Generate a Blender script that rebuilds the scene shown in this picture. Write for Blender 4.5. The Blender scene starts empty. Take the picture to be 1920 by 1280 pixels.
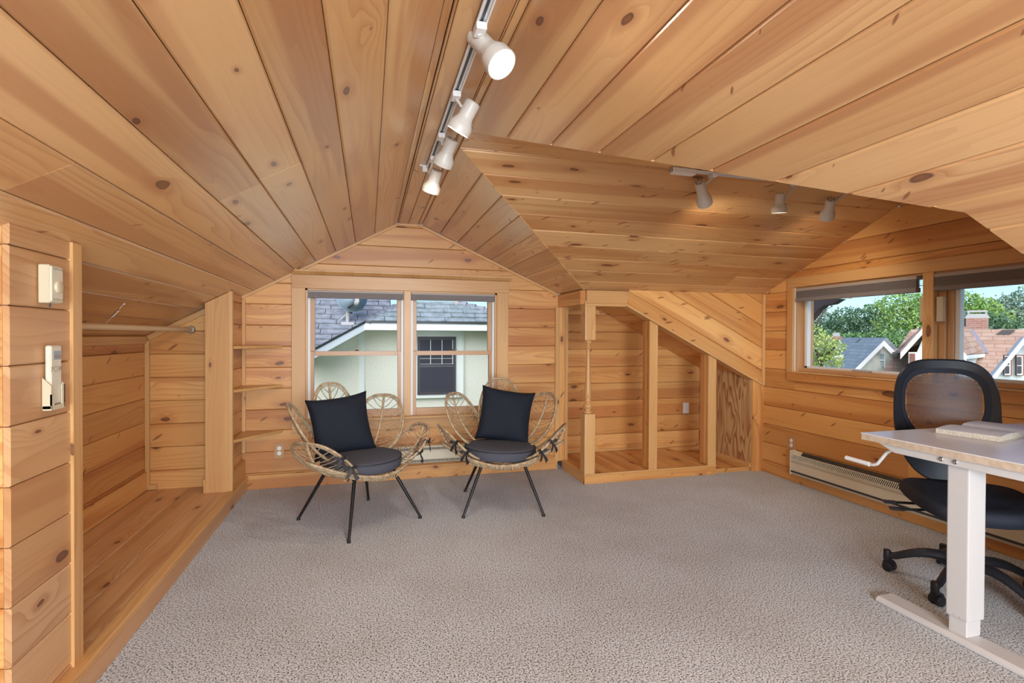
import bpy, bmesh, math, random
from mathutils import Vector, Matrix
random.seed(7)
C = bpy.context.scene.collection
S = 1.25                      # one room unit is 1.25 m (the camera stands 1.25 m above the carpet)
PI = math.pi

# ------------------------------------------------------------------ camera, sky, sun, exposure
CAM = Vector((0, 0, 1.0))
FPX = 972.26
_yaw, _pitch, _roll = .2699, -.0102, .0042
_f = Vector((math.sin(_yaw), math.cos(_yaw), 0)); _r = Vector((math.cos(_yaw), -math.sin(_yaw), 0)); _u = Vector((0, 0, 1))
FWD = _f*math.cos(_pitch) + _u*math.sin(_pitch)
_u2 = _u*math.cos(_pitch) - _f*math.sin(_pitch)
RGT = _r*math.cos(_roll) + _u2*math.sin(_roll)
UPV = _u2*math.cos(_roll) - _r*math.sin(_roll)
cam_data = bpy.data.cameras.new('camera'); cam = bpy.data.objects.new('camera', cam_data); C.objects.link(cam)
cam_data.sensor_width = 36; cam_data.lens = FPX/1920*36; cam_data.clip_start = .02; cam_data.clip_end = 600
cam.matrix_world = Matrix.Translation(CAM*S) @ Matrix((RGT, UPV, -FWD)).transposed().to_4x4()
bpy.context.scene.camera = cam

scene = bpy.context.scene
scene.view_settings.view_transform = 'Standard'; scene.view_settings.look = 'None'
scene.view_settings.gamma = 1; scene.view_settings.use_curve_mapping = False
scene.view_settings.exposure = -0.13
world = bpy.data.worlds.new('sky'); scene.world = world; world.use_nodes = True
wn = world.node_tree.nodes; wl = world.node_tree.links
sky = wn.new('ShaderNodeTexSky'); sky.sky_type = 'NISHITA'; sky.sun_disc = False
sky.sun_elevation = math.radians(50); sky.sun_rotation = math.radians(215); sky.air_density = 1.0; sky.dust_density = .3; sky.ozone_density = 3.0
bgn = wn['Background']; bgn.inputs[1].default_value = .21
tint = wn.new('ShaderNodeMix'); tint.data_type = 'RGBA'; tint.blend_type = 'MULTIPLY'; tint.inputs[0].default_value = 1
tint.inputs[7].default_value = (.66, .88, 1.06, 1); wl.new(sky.outputs[0], tint.inputs[6]); wl.new(tint.outputs[2], bgn.inputs[0])

def light(kind, name, loc, energy, color=(1, 1, 1), target=None, direction=None, **kw):
    d = bpy.data.lights.new(name, kind); d.energy = energy; d.color = color
    for k, v in kw.items(): setattr(d, k, v)
    o = bpy.data.objects.new(name, d); C.objects.link(o); o.location = Vector(loc)*S
    if target is not None: direction = Vector(target)-Vector(loc)
    if direction is not None: o.rotation_euler = Vector(direction).to_track_quat('-Z', 'Y').to_euler()
    return o
light('SUN', 'sun', (0, 0, 12), 5.6, (1, .96, .90), direction=(.34, .80, -.50), angle=math.radians(70))
# added fill light behind the camera, placed as daylight from an unseen window
light('AREA', 'rear_fill_light', (.25, -1.93, .95), 300, (.74, .87, 1.0), direction=(0, 1, .02), shape='RECTANGLE', size=1.9, size_y=1.05)
LAMP_W = 16                 # watts of one bulb of the track lights

# ------------------------------------------------------------------ helpers
def unproj(px, py):
    return RGT*((px-960)/FPX) - UPV*((py-640)/FPX) + FWD
def at_y(px, py, y): d = unproj(px, py); return CAM + d*(y/d.y)
def at_x(px, py, x): d = unproj(px, py); return CAM + d*(x/d.x)
def at_z(px, py, z): d = unproj(px, py); return CAM + d*((z-1)/d.z)
def along(px, py, dist, az):
    """the spot a sight line reaches on an upright plane that faces azimuth az at the given distance"""
    d = unproj(px, py); n = Vector((math.sin(az), math.cos(az), 0)); return CAM + d*(dist/d.dot(n))
def V(*a): return Vector(a)

class MB:
    def __init__(s, scale=S): s.v = []; s.f = []; s.uv = []; s.sc = scale
    def face(s, pts, uv=None):
        n = len(s.v); s.v += [Vector(p) for p in pts]; s.f.append(list(range(n, n+len(pts))))
        s.uv.append(uv or [(0, 0)]*len(pts))
    def mesh(s, verts, faces, uvs=None):
        n = len(s.v); s.v += [Vector(p) for p in verts]
        for i, f in enumerate(faces):
            s.f.append([n+k for k in f]); s.uv.append(uvs[i] if uvs else [(0, 0)]*len(f))
    def box(s, lo, hi, M=None, grain=None):
        """box between two corners, grain = axis the wood grain follows"""
        lo, hi = Vector(lo), Vector(hi); d = hi-lo
        if grain is None: grain = max(range(3), key=lambda i: abs(d[i]))
        c = [V(x, y, z) for x in (lo.x, hi.x) for y in (lo.y, hi.y) for z in (lo.z, hi.z)]
        F = [(0, 1, 3, 2), (4, 6, 7, 5), (0, 4, 5, 1), (2, 3, 7, 6), (0, 2, 6, 4), (1, 5, 7, 3)]
        uvs = []
        oth = [i for i in range(3) if i != grain]
        for f in F:
            ps = [c[k] for k in f]
            rng = [max(p[i] for p in ps)-min(p[i] for p in ps) for i in range(3)]
            if rng[grain] > 1e-9:
                a = grain; b = oth[0] if rng[oth[0]] > rng[oth[1]] else oth[1]
            else: a, b = oth
            uvs.append([(p[a]*s.sc, p[b]*s.sc + (.3 if b == oth[1] else 0)) for p in ps])
        if M is not None: c = [M @ p for p in c]
        s.mesh(c, F, uvs); return s
    def prism(s, pts, vec, U=None, W=None):
        """flat polygon swept along vec; U is the grain direction"""
        pts = [Vector(p) for p in pts]; vec = Vector(vec); n = len(pts)
        if U is None:
            U = max(((pts[(i+1) % n]-pts[i]) for i in range(n)), key=lambda q: q.length).normalized()
        U = Vector(U).normalized(); W = W or vec.cross(U).normalized()
        N = vec.normalized(); q = [p+vec for p in pts]
        ar = sum((pts[i].cross(pts[(i+1) % n]) for i in range(n)), V(0, 0, 0)).dot(vec)
        if ar > 0: a, b = pts[::-1], q
        else: a, b = pts, q[::-1]
        uv = lambda ps: [(p.dot(U)*s.sc, (p.dot(W)+p.dot(N))*s.sc) for p in ps]
        s.face(a, uv(a)); s.face(b, uv(b))
        for i in range(n):
            j = (i+1) % n
            f = [pts[i], pts[j], q[j], q[i]] if ar > 0 else [pts[j], pts[i], q[i], q[j]]
            s.face(f, uv(f))
        return s
    def tube(s, path, r, n=8, closed=False, cap=True, flat=1.0):
        path = [Vector(p) for p in path]; m = len(path)
        rr = r if isinstance(r, (list, tuple)) else [r]*m
        rings = []; prev = None
        for i, p in enumerate(path):
            if closed: t = path[(i+1) % m]-path[i-1]
            else: t = path[min(i+1, m-1)]-path[max(i-1, 0)]
            t.normalize()
            if prev is None:
                a = t.orthogonal().normalized()
            else:
                a = prev - t*prev.dot(t)
                a = a.normalized() if a.length > 1e-6 else t.orthogonal().normalized()
            prev = a; b = t.cross(a)
            rings.append([p + (a*math.cos(2*PI*k/n) + b*math.sin(2*PI*k/n)*flat)*rr[i] for k in range(n)])
        vs = [v for R_ in rings for v in R_]; fs = []
        for i in range(m if closed else m-1):
            j = (i+1) % m
            for k in range(n):
                k2 = (k+1) % n
                fs.append((i*n+k, i*n+k2, j*n+k2, j*n+k))
        if cap and not closed:
            fs.append(tuple(range(n))[::-1]); fs.append(tuple((m-1)*n+k for k in range(n)))
        s.mesh(vs, fs); return s
    def lathe(s, prof, c=(0, 0, 0), axis=(0, 0, 1), n=20, ref=None, caps=(1, 1)):
        """profile of (radius, distance along axis)"""
        ax = Vector(axis).normalized(); a = (Vector(ref) if ref else ax.orthogonal()).normalized(); b = ax.cross(a); c = Vector(c)
        vs = []; fs = []; m = len(prof)
        for r, h in prof:
            for k in range(n):
                t = 2*PI*k/n
                vs.append(c + ax*h + (a*math.cos(t)+b*math.sin(t))*max(r, 1e-5))
        for i in range(m-1):
            for k in range(n):
                k2 = (k+1) % n
                fs.append((i*n+k, i*n+k2, (i+1)*n+k2, (i+1)*n+k))
        if caps[0]: fs.append(tuple(range(n))[::-1])
        if caps[1]: fs.append(tuple((m-1)*n+k for k in range(n)))
        s.mesh(vs, fs); return s
    def build(s, name, mat, parent=None, smooth=False, bevel=0, org=None, auto=None):
        me = bpy.data.meshes.new(name)
        sc = s.sc
        if parent is not None: o0 = Vector(parent.get('_org', (0, 0, 0)))
        elif org is not None: o0 = Vector(org)*S
        else:
            xs = [v*sc for v in s.v]
            o0 = V((min(p.x for p in xs)+max(p.x for p in xs))/2, (min(p.y for p in xs)+max(p.y for p in xs))/2, min(p.z for p in xs))
        me.from_pydata([v*sc-o0 for v in s.v], [], s.f)
        uvl = me.uv_layers.new(name='UVMap'); flat = [c for uv in s.uv for p in uv for c in p]
        uvl.data.foreach_set('uv', flat)
        me.materials.append(mat)
        if bevel:
            bm = bmesh.new(); bm.from_mesh(me)
            bmesh.ops.remove_doubles(bm, verts=bm.verts, dist=1e-5)
            es = [e for e in bm.edges if len(e.link_faces) == 2 and e.calc_face_angle(0) > .6]
            bmesh.ops.bevel(bm, geom=es, offset=bevel, segments=2 if bevel > .004 else 1, affect='EDGES', profile=.6, clamp_overlap=True)
            bm.to_mesh(me); bm.free()
        if smooth:
            me.polygons.foreach_set('use_smooth', [True]*len(me.polygons))
            if auto:
                bm = bmesh.new(); bm.from_mesh(me)
                bmesh.ops.remove_doubles(bm, verts=bm.verts, dist=1e-6)
                for e in bm.edges:
                    if len(e.link_faces) == 2 and e.calc_face_angle(0) > auto: e.smooth = False
                bm.to_mesh(me); bm.free()
        o = bpy.data.objects.new(name, me); C.objects.link(o)
        if parent is not None: o.parent = parent
        else: o.location = o0; o['_org'] = tuple(o0)
        return o
def tag(o, label=None, cat=None, group=None, kind=None):
    for k, v in (('label', label), ('category', cat), ('group', group), ('kind', kind)):
        if v: o[k] = v
    return o
def root(name, loc, label=None, cat=None, group=None, kind=None, rz=0, local=False):
    """an Empty at a thing's base; parts are given in room coordinates, or in the thing's own when local"""
    o = bpy.data.objects.new(name, None); C.objects.link(o); o.empty_display_size = .1
    o.location = Vector(loc)*S; o.rotation_euler = (0, 0, rz)
    o['_org'] = (0, 0, 0) if local else tuple(o.location)
    return tag(o, label, cat, group, kind)
def kids(o): return [c for c in bpy.data.objects if c.parent == o]
def copy_tree(o, parent=None):
    c = o.copy(); C.objects.link(c)
    if parent is not None: c.parent = parent
    for ch in kids(o): copy_tree(ch, c)
    return c

# ------------------------------------------------------------------ materials
def srgb(r, g, b):
    f = lambda c: ((c/255+.055)/1.055)**2.4 if c > 10 else c/255/12.92
    return (f(r), f(g), f(b), 1)
def mat(name, col, rough=.5, metal=0, spec=.5, coat=0, emit=None, es=0):
    m = bpy.data.materials.new(name); m.use_nodes = True; b = m.node_tree.nodes['Principled BSDF']
    b.inputs['Base Color'].default_value = col; b.inputs['Roughness'].default_value = rough
    b.inputs['Metallic'].default_value = metal; b.inputs['Specular IOR Level'].default_value = spec
    b.inputs['Coat Weight'].default_value = coat
    if emit: b.inputs['Emission Color'].default_value = emit; b.inputs['Emission Strength'].default_value = es
    return m
class NT:
    """small node-graph writer"""
    def __init__(s, m): s.t = m.node_tree; s.b = s.t.nodes['Principled BSDF']
    def n(s, typ, ins=None, **kw):
        k = s.t.nodes.new('ShaderNode'+typ)
        for a, v in kw.items(): setattr(k, a, v)
        for a, v in (ins or {}).items(): s.put(k.inputs[a], v)
        return k
    def put(s, sock, v):
        if isinstance(v, bpy.types.NodeSocket): s.t.links.new(v, sock)
        else: sock.default_value = v
    def m(s, op, *a, clamp=False):
        k = s.t.nodes.new('ShaderNodeMath'); k.operation = op; k.use_clamp = clamp
        for i, v in enumerate(a): s.put(k.inputs[i], v)
        return k.outputs[0]
    def mix(s, f, a, b, typ='MIX'):
        k = s.t.nodes.new('ShaderNodeMix'); k.data_type = 'RGBA'; k.blend_type = typ
        s.put(k.inputs[0], f); s.put(k.inputs[6], a); s.put(k.inputs[7], b); return k.outputs[2]
    def ramp(s, f, stops, interp='LINEAR'):
        k = s.t.nodes.new('ShaderNodeValToRGB'); s.put(k.inputs[0], f); r = k.color_ramp; r.interpolation = interp
        while len(r.elements) < len(stops): r.elements.new(.5)
        for e, (p, c) in zip(r.elements, stops): e.position = p; e.color = c if len(c) == 4 else (*c, 1)
        return k.outputs[0]
    def smooth(s, x, a, b):
        k = s.t.nodes.new('ShaderNodeMapRange'); k.interpolation_type = 'SMOOTHSTEP'
        s.put(k.inputs[0], x); k.inputs[1].default_value = a; k.inputs[2].default_value = b; return k.outputs[0]

def pine(name, light_c, mid_c, dark_c, rough=.33, knots=.5, knot_rows=6.5, spec=.5, heart=.55, var=.12, spikes=.0, coat=.0):
    m = bpy.data.materials.new(name); m.use_nodes = True; g = NT(m)
    uv = g.n('UVMap').outputs[0]; rnd = g.n('ObjectInfo').outputs['Random']
    off = g.n('CombineXYZ', {0: g.m('MULTIPLY', rnd, 61.0), 1: g.m('MULTIPLY', g.m('FRACT', g.m('MULTIPLY', rnd, 17.3)), 23.0), 2: 0.0}).outputs[0]
    p = g.n('VectorMath', {0: uv, 1: off}, operation='ADD').outputs[0]
    def scl(x, y, z=1.0):
        return g.n('VectorMath', {0: p, 1: (x, y, z)}, operation='MULTIPLY').outputs[0]
    nz = lambda v, sc=1.0, det=3.0, dist=0.0: g.n('TexNoise', {'Vector': v, 'Scale': sc, 'Detail': det, 'Roughness': .55, 'Distortion': dist}).outputs[0]
    # knots
    wob = g.n('TexNoise', {'Vector': p, 'Scale': 9.0, 'Detail': 1.0}).outputs['Color']
    kp = g.n('VectorMath', {0: scl(2.7, knot_rows), 1: g.n('VectorMath', {0: wob, 1: (.16, .16, 0)}, operation='MULTIPLY').outputs[0]}, operation='ADD').outputs[0]
    vor = g.n('TexVoronoi', {'Vector': kp, 'Scale': 1.0, 'Randomness': .95}, voronoi_dimensions='2D')
    d = vor.outputs['Distance']; cr = g.n('SeparateColor', {0: vor.outputs['Color']}).outputs
    rad = g.m('MULTIPLY', g.m('SUBTRACT', cr[0], 1.0-knots, clamp=True), .16/max(knots, .01))
    rad = g.m('MULTIPLY', rad, g.m('ADD', .45, g.m('MULTIPLY', cr[1], .55)))
    kr = g.m('DIVIDE', d, g.m('ADD', rad, .0005))
    knot = g.m('SUBTRACT', 1.0, g.smooth(kr, .75, 1.05))
    halo = g.m('SUBTRACT', 1.0, g.smooth(kr, 1.0, 3.2))
    has = g.smooth(rad, .006, .015)
    knot = g.m('MULTIPLY', knot, has); halo = g.m('MULTIPLY', halo, has)
    # spike knots: long narrow marks cut across the board
    if spikes:
        y_ = g.n('SeparateXYZ', {0: p}).outputs; ca, sa = math.cos(.62), math.sin(.62)
        sx_ = g.m('ADD', g.m('MULTIPLY', y_[0], ca*4.5), g.m('MULTIPLY', y_[1], sa*4.5)); sy_ = g.m('SUBTRACT', g.m('MULTIPLY', y_[1], ca*21.0), g.m('MULTIPLY', y_[0], sa*21.0))
        vs_ = g.n('TexVoronoi', {'Vector': g.n('CombineXYZ', {0: sx_, 1: sy_, 2: 0.0}).outputs[0], 'Scale': 1.0, 'Randomness': 1.0}, voronoi_dimensions='2D')
        sr = g.m('MULTIPLY', g.m('SUBTRACT', g.n('SeparateColor', {0: vs_.outputs['Color']}).outputs[0], 1-spikes, clamp=True), .21/spikes)
        sk = g.m('MULTIPLY', g.m('SUBTRACT', 1.0, g.smooth(g.m('DIVIDE', vs_.outputs['Distance'], g.m('ADD', sr, .001)), .6, 1.15)), g.smooth(sr, .01, .03))
    # growth rings: lines along the board that bow round the knots
    y = g.n('SeparateXYZ', {0: p}).outputs
    bow = g.m('MULTIPLY', g.m('POWER', g.m('SUBTRACT', 1.0, g.m('MINIMUM', g.m('MULTIPLY', d, 2.2), 1.0)), 2.0), g.m('MULTIPLY', has, 2.2))
    ph = g.m('ADD', g.m('ADD', g.m('MULTIPLY', y[1], 26.0), g.m('MULTIPLY', nz(scl(.55, 5.0), 1.0, 2.0), 9.0)), bow)
    ring = g.m('FRACT', ph); ring = g.m('POWER', ring, 2.6)
    ring = g.m('MULTIPLY', ring, g.smooth(nz(scl(.5, 3.0), 1.0, 2.0), .38, .66))
    fine = nz(scl(3.0, 150.0), 1.0, 3.0)
    hrt = g.smooth(nz(scl(.30, 6.2), 1.0, 2.0, .3), .50, .60)
    hrt = g.m('MULTIPLY', hrt, heart)
    col = g.mix(g.smooth(nz(scl(.6, 2.0), 1.0, 2.0), .3, .7), light_c, mid_c)
    col = g.mix(hrt, col, dark_c)
    col = g.mix(g.m('MULTIPLY', ring, .58), col, dark_c)
    col = g.mix(g.m('MULTIPLY', g.smooth(fine, .35, .75), .10), col, dark_c)
    col = g.mix(g.m('MULTIPLY', halo, .42), col, dark_c)
    kcol = g.mix(g.smooth(kr, .3, .9), (.16, .055, .022, 1), (.075, .022, .012, 1))
    col = g.mix(g.m('MULTIPLY', knot, .85), col, kcol)
    if spikes: col = g.mix(g.m('MULTIPLY', sk, .78), col, (.20, .062, .022, 1))
    # each board a little lighter or darker than the next
    tone = g.m('ADD', 1.0-var, g.m('MULTIPLY', g.m('FRACT', g.m('MULTIPLY', rnd, 7.7)), 2*var))
    tc = g.n('CombineColor', {0: tone, 1: g.m('POWER', tone, 1.25), 2: g.m('POWER', tone, 1.5)}).outputs[0]
    col = g.mix(1.0, col, tc, 'MULTIPLY')
    g.put(g.b.inputs['Base Color'], col)
    g.put(g.b.inputs['Roughness'], g.m('ADD', rough, g.m('MULTIPLY', nz(scl(2.0, 9.0), 1.0, 2.0), .12)))
    g.b.inputs['Specular IOR Level'].default_value = spec; g.b.inputs['Coat Weight'].default_value = coat; g.b.inputs['Coat Roughness'].default_value = .22
    bp = g.n('Bump', {'Strength': .12, 'Distance': .001, 'Height': g.m('ADD', g.m('MULTIPLY', fine, .5), g.m('SUBTRACT', g.m('MULTIPLY', ring, -.5), knot))})
    g.put(g.b.inputs['Normal'], bp.outputs[0])
    return m
L1, M1, D1 = (.72, .39, .135, 1), (.64, .305, .090, 1), (.42, .128, .030, 1)
PINE = pine('varnished_pine', L1, M1, D1, knots=.42, spikes=.10)
PINEC = pine('ceiling_pine', (.66, .395, .18, 1), (.58, .315, .125, 1), (.38, .145, .055, 1), rough=.26, knots=.38, knot_rows=6.0, heart=.55, spikes=.05, coat=.35)
PINED = pine('knotty_pine', (.68, .40, .175, 1), (.60, .315, .125, 1), (.38, .125, .035, 1), rough=.27, knots=.5, knot_rows=8.0, heart=.4, spikes=.30, coat=.2)
PINET = pine('pine_trim', (.68, .40, .165, 1), (.60, .32, .115, 1), (.44, .18, .05, 1), knots=.16, heart=.2, var=.06)
PINEF = pine('pine_step', (.66, .40, .20, 1), (.58, .31, .13, 1), (.38, .145, .05, 1), rough=.3, knots=.4, heart=.35)

def plywood():
    m = bpy.data.materials.new('plywood'); m.use_nodes = True; g = NT(m)
    uv = g.n('UVMap').outputs[0]
    v = g.n('VectorMath', {0: uv, 1: (.55, 3.4, 1)}, operation='MULTIPLY').outputs[0]
    n1 = g.n('TexNoise', {'Vector': v, 'Scale': 1.6, 'Detail': 2.0, 'Distortion': .4}).outputs[0]
    r = g.m('FRACT', g.m('MULTIPLY', n1, 12.0)); r = g.smooth(r, .25, 1.0)
    col = g.mix(r, (.60, .38, .17, 1), (.34, .135, .05, 1))
    g.put(g.b.inputs['Base Color'], col); g.b.inputs['Roughness'].default_value = .6
    return m
PLY = plywood()

def carpet():
    m = bpy.data.materials.new('carpet'); m.use_nodes = True; g = NT(m)
    p = g.n('TexCoord').outputs['Object']
    n1 = g.n('TexNoise', {'Vector': p, 'Scale': 145.0, 'Detail': 2.0, 'Roughness': .6}).outputs[0]
    n2 = g.n('TexNoise', {'Vector': p, 'Scale': 330.0, 'Detail': 1.0}).outputs[0]
    n3 = g.n('TexNoise', {'Vector': p, 'Scale': 2.2, 'Detail': 3.0}).outputs[0]
    x = g.m('ADD', g.m('MULTIPLY', n1, .75), g.m('MULTIPLY', n2, .25))
    c = g.ramp(x, [(.34, (.03, .03, .03)), (.43, (.10, .10, .10)), (.470, (.50, .515, .53)), (.60, (.74, .77, .80))])
    c = g.mix(g.smooth(n3, .35, .7), c, (.90, .88, .86, 1), 'MULTIPLY')
    g.put(g.b.inputs['Base Color'], c); g.b.inputs['Roughness'].default_value = .95; g.b.inputs['Specular IOR Level'].default_value = .1
    g.b.inputs['Sheen Weight'].default_value = .15
    bp = g.n('Bump', {'Strength': .9, 'Distance': .006, 'Height': x}); g.put(g.b.inputs['Normal'], bp.outputs[0])
    return m
CARPET = carpet()

def glass():
    m = bpy.data.materials.new('window_glass'); m.use_nodes = True; t = m.node_tree; t.nodes.clear()
    o = t.nodes.new('ShaderNodeOutputMaterial'); mx = t.nodes.new('ShaderNodeMixShader'); tr = t.nodes.new('ShaderNodeBsdfTransparent')
    tr.inputs[0].default_value = (.97, .97, .96, 1)
    gl = t.nodes.new('ShaderNodeBsdfGlossy'); gl.inputs['Roughness'].default_value = .02
    fr = t.nodes.new('ShaderNodeFresnel'); fr.inputs[0].default_value = 1.3
    t.links.new(fr.outputs[0], mx.inputs[0]); t.links.new(tr.outputs[0], mx.inputs[1]); t.links.new(gl.outputs[0], mx.inputs[2]); t.links.new(mx.outputs[0], o.inputs[0])
    return m
GLASS = glass()

def noisy(name, a, b, scale, rough=.8, bump=0.0, bd=.002, det=3.0, coord='Object', spec=.3):
    m = bpy.data.materials.new(name); m.use_nodes = True; g = NT(m)
    p = g.n('TexCoord').outputs[coord]; n1 = g.n('TexNoise', {'Vector': p, 'Scale': scale, 'Detail': det}).outputs[0]
    g.put(g.b.inputs['Base Color'], g.mix(g.smooth(n1, .35, .65), a, b)); g.b.inputs['Roughness'].default_value = rough
    g.b.inputs['Specular IOR Level'].default_value = spec
    if bump:
        bp = g.n('Bump', {'Strength': bump, 'Distance': bd, 'Height': n1}); g.put(g.b.inputs['Normal'], bp.outputs[0])
    return m
WHITE = mat('white_enamel', (.78, .77, .74, 1), .35)
LAMPW = mat('white_lamp_metal', (.56, .51, .44, 1), .4)
DESKW = mat('white_desk_top', (.80, .80, .82, 1), .28)
DESKM = mat('white_desk_metal', (.58, .565, .55, 1), .4)
BIRCH = noisy('pale_wood_edge', (.62, .50, .38, 1), (.52, .41, .30, 1), 40, .5)
CREAM = mat('cream_plastic', (.60, .51, .34, 1), .4)
BEIGE = mat('beige_enamel', (.62, .54, .40, 1), .45)
DARKM = mat('dark_metal', (.05, .047, .045, 1), .4, .3)
BLACKM = mat('black_steel', (.018, .018, .02, 1), .35, .4)
STEEL = mat('steel', (.55, .55, .56, 1), .3, 1.0)
BRASSP = mat('brown_plate', (.50, .27, .12, 1), .45)
BLACKP = noisy('black_plastic', (.014, .015, .019, 1), (.02, .022, .028, 1), 300, .42, .1, .0005)
OFFF = noisy('black_seat_fabric', (.012, .014, .022, 1), (.02, .024, .036, 1), 500, .7, .3, .001)
CUSH = noisy('charcoal_cushion_fabric', (.060, .062, .078, 1), (.085, .088, .108, 1), 420, .85, .3, .001)
PILL = noisy('black_pillow_fabric', (.005, .007, .013, 1), (.013, .018, .030, 1), 380, .8, .35, .001)
RIB = mat('black_ribbon', (.02, .019, .022, 1), .6)
RATT = noisy('rattan', (.50, .37, .23, 1), (.33, .23, .13, 1), 35, .5, .1, .001)
SHADE = noisy('taupe_shade_fabric', (.20, .175, .165, 1), (.24, .21, .20, 1), 200, .8)
SHADER = mat('shade_rail', (.36, .31, .27, 1), .5)
SASH = pine('sash_pine', (.58, .34, .17, 1), (.52, .29, .13, 1), (.42, .2, .08, 1), knots=.02, heart=.1, var=.03)
VINYL = mat('white_vinyl', (.74, .74, .72, 1), .4)
GREYV = mat('grey_weatherstrip', (.40, .39, .37, 1), .5)
BULB = mat('lit_bulb', (1, 1, 1, 1), .4, emit=(1, .93, .80, 1), es=16)
HOLE = mat('dark_opening', (.012, .011, .01, 1), .8)
PAPER = noisy('white_paper', (.80, .81, .84, 1), (.70, .73, .80, 1), 6, .6)
PAGES = noisy('page_edges', (.66, .58, .47, 1), (.5, .43, .34, 1), 120, .8)

# ------------------------------------------------------------------ boards
def clip(poly, n, c, keep_less=True):
    """clip a convex (u,v) polygon by n.p <= c"""
    out = []; m = len(poly)
    for i in range(m):
        a, b = poly[i], poly[(i+1) % m]
        da = n[0]*a[0]+n[1]*a[1]-c; db = n[0]*b[0]+n[1]*b[1]-c
        if da <= 1e-9: out.append(a)
        if (da < -1e-9 and db > 1e-9) or (da > 1e-9 and db < -1e-9):
            t = da/(da-db); out.append((a[0]+(b[0]-a[0])*t, a[1]+(b[1]-a[1])*t))
    return out
def area(p): return abs(sum(p[i][0]*p[(i+1) % len(p)][1]-p[(i+1) % len(p)][0]*p[i][1] for i in range(len(p))))/2
def band(poly, lo, hi, ax=1):
    n = (0, 1) if ax else (1, 0)
    p = clip(poly, n, hi)
    return clip(p, (-n[0], -n[1]), -lo) if len(p) > 2 else p
def planks(parent, O, U, W, poly, pitch, phase, m, holes=(), thick=.014, gap=.0009, cham=.0034, butt=0.0, name='plank'):
    """one object per board; face at depth 0, body behind it. O origin, U along the boards, W across; U x W looks into the room"""
    O, U, W = Vector(O), Vector(U).normalized(), Vector(W).normalized(); N = U.cross(W)
    vs = [p[1] for p in poly]; k = math.floor((min(vs)-phase)/pitch); o0 = Vector(parent.get('_org', (0, 0, 0)))
    made = []
    while phase+k*pitch < max(vs)-1e-6:
        a, b = phase+k*pitch, phase+(k+1)*pitch; k += 1
        base = band(poly, a+gap, b-gap)
        if len(base) < 3 or area(base) < 1e-4: continue
        pcs = [base]
        for (u0, v0, u1, v1) in holes:
            nxt = []
            for q in pcs:
                qu = [t[0] for t in q]; qv = [t[1] for t in q]
                if max(qu) <= u0 or min(qu) >= u1 or max(qv) <= v0 or min(qv) >= v1: nxt.append(q); continue
                l = clip(q, (1, 0), u0); r = clip(q, (-1, 0), -u1); mid = band(q, u0, u1, 0)
                cand = [l, r]
                if len(mid) > 2: cand += [clip(mid, (0, 1), v0), clip(mid, (0, -1), -v1)]
                nxt += [t for t in cand if len(t) > 2 and area(t) > 1e-4]
            pcs = nxt
        if butt:
            nxt = []
            for q in pcs:
                qu = [t[0] for t in q]; ln = max(qu)-min(qu)
                if ln > 1.5 and random.random() < butt:
                    c = min(qu)+ln*random.uniform(.25, .75)
                    nxt += [clip(q, (1, 0), c-.0006), clip(q, (-1, 0), -c-.0006)]
                else: nxt.append(q)
            pcs = [t for t in nxt if len(t) > 2]
        for q in pcs:
            n = len(q)
            # drop repeated corners
            q = [q[i] for i in range(n) if math.hypot(q[i][0]-q[i-1][0], q[i][1]-q[i-1][1]) > 1e-5]
            n = len(q)
            if n < 3: continue
            if sum(q[i][0]*q[(i+1) % n][1]-q[(i+1) % n][0]*q[i][1] for i in range(n)) < 0: q = q[::-1]
            lift = random.uniform(-.0006, .0006)
            bm = bmesh.new()
            fr = [bm.verts.new(((O+U*u+W*v+N*lift)*S-o0)) for u, v in q]
            bk = [bm.verts.new(((O+U*u+W*v-N*thick)*S-o0)) for u, v in q]
            bm.faces.new(fr); bm.faces.new(bk[::-1]); es = []
            for i in range(n):
                j = (i+1) % n
                bm.faces.new((fr[i], bk[i], bk[j], fr[j]))
                if abs(q[i][1]-q[j][1]) < 1e-6: es.append(bm.edges.get((fr[i], fr[j])))
            es = [e for e in es if e and e.calc_length() > .02]
            if es: bmesh.ops.bevel(bm, geom=es, offset=cham*S, segments=1, affect='EDGES', clamp_overlap=True)
            ul = bm.loops.layers.uv.new('UVMap')
            for f in bm.faces:
                for lp in f.loops:
                    co = lp.vert.co+o0-O*S; lp[ul].uv = (co.dot(U), co.dot(W)+co.dot(N))
            me = bpy.data.meshes.new(name); bm.to_mesh(me); bm.free(); me.materials.append(m)
            o = bpy.data.objects.new(name, me); C.objects.link(o); o.parent = parent; made.append(o)
    return made
def slab(name, O, U, W, poly, back, t, m, holes=(), kind='structure'):
    """solid backing behind the boards"""
    O, U, W = Vector(O), Vector(U).normalized(), Vector(W).normalized(); N = U.cross(W); b = MB()
    pcs = [poly]
    for (u0, v0, u1, v1) in holes:
        nxt = []
        for q in pcs:
            l = clip(q, (1, 0), u0); r = clip(q, (-1, 0), -u1); mid = band(q, u0, u1, 0)
            cand = [l, r] + ([clip(mid, (0, 1), v0), clip(mid, (0, -1), -v1)] if len(mid) > 2 else [])
            nxt += [t2 for t2 in cand if len(t2) > 2 and area(t2) > 1e-5]
        pcs = nxt
    for q in pcs: b.prism([O+U*u+W*v-N*back for u, v in q], -N*t, U)
    o = b.build(name, m, org=(0, 0, 0)); tag(o, kind=kind); return o
def planks_f(parent, O, U, W, poly, *a, **k): return planks(parent, O, -Vector(U), W, [(-u, v) for u, v in poly], *a, **k)
def slab_f(name, O, U, W, poly, *a, **k): return slab(name, O, -Vector(U), W, [(-u, v) for u, v in poly], *a, **k)
DARKW = mat('dark_backing', (.16, .07, .03, 1), .8)
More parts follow.
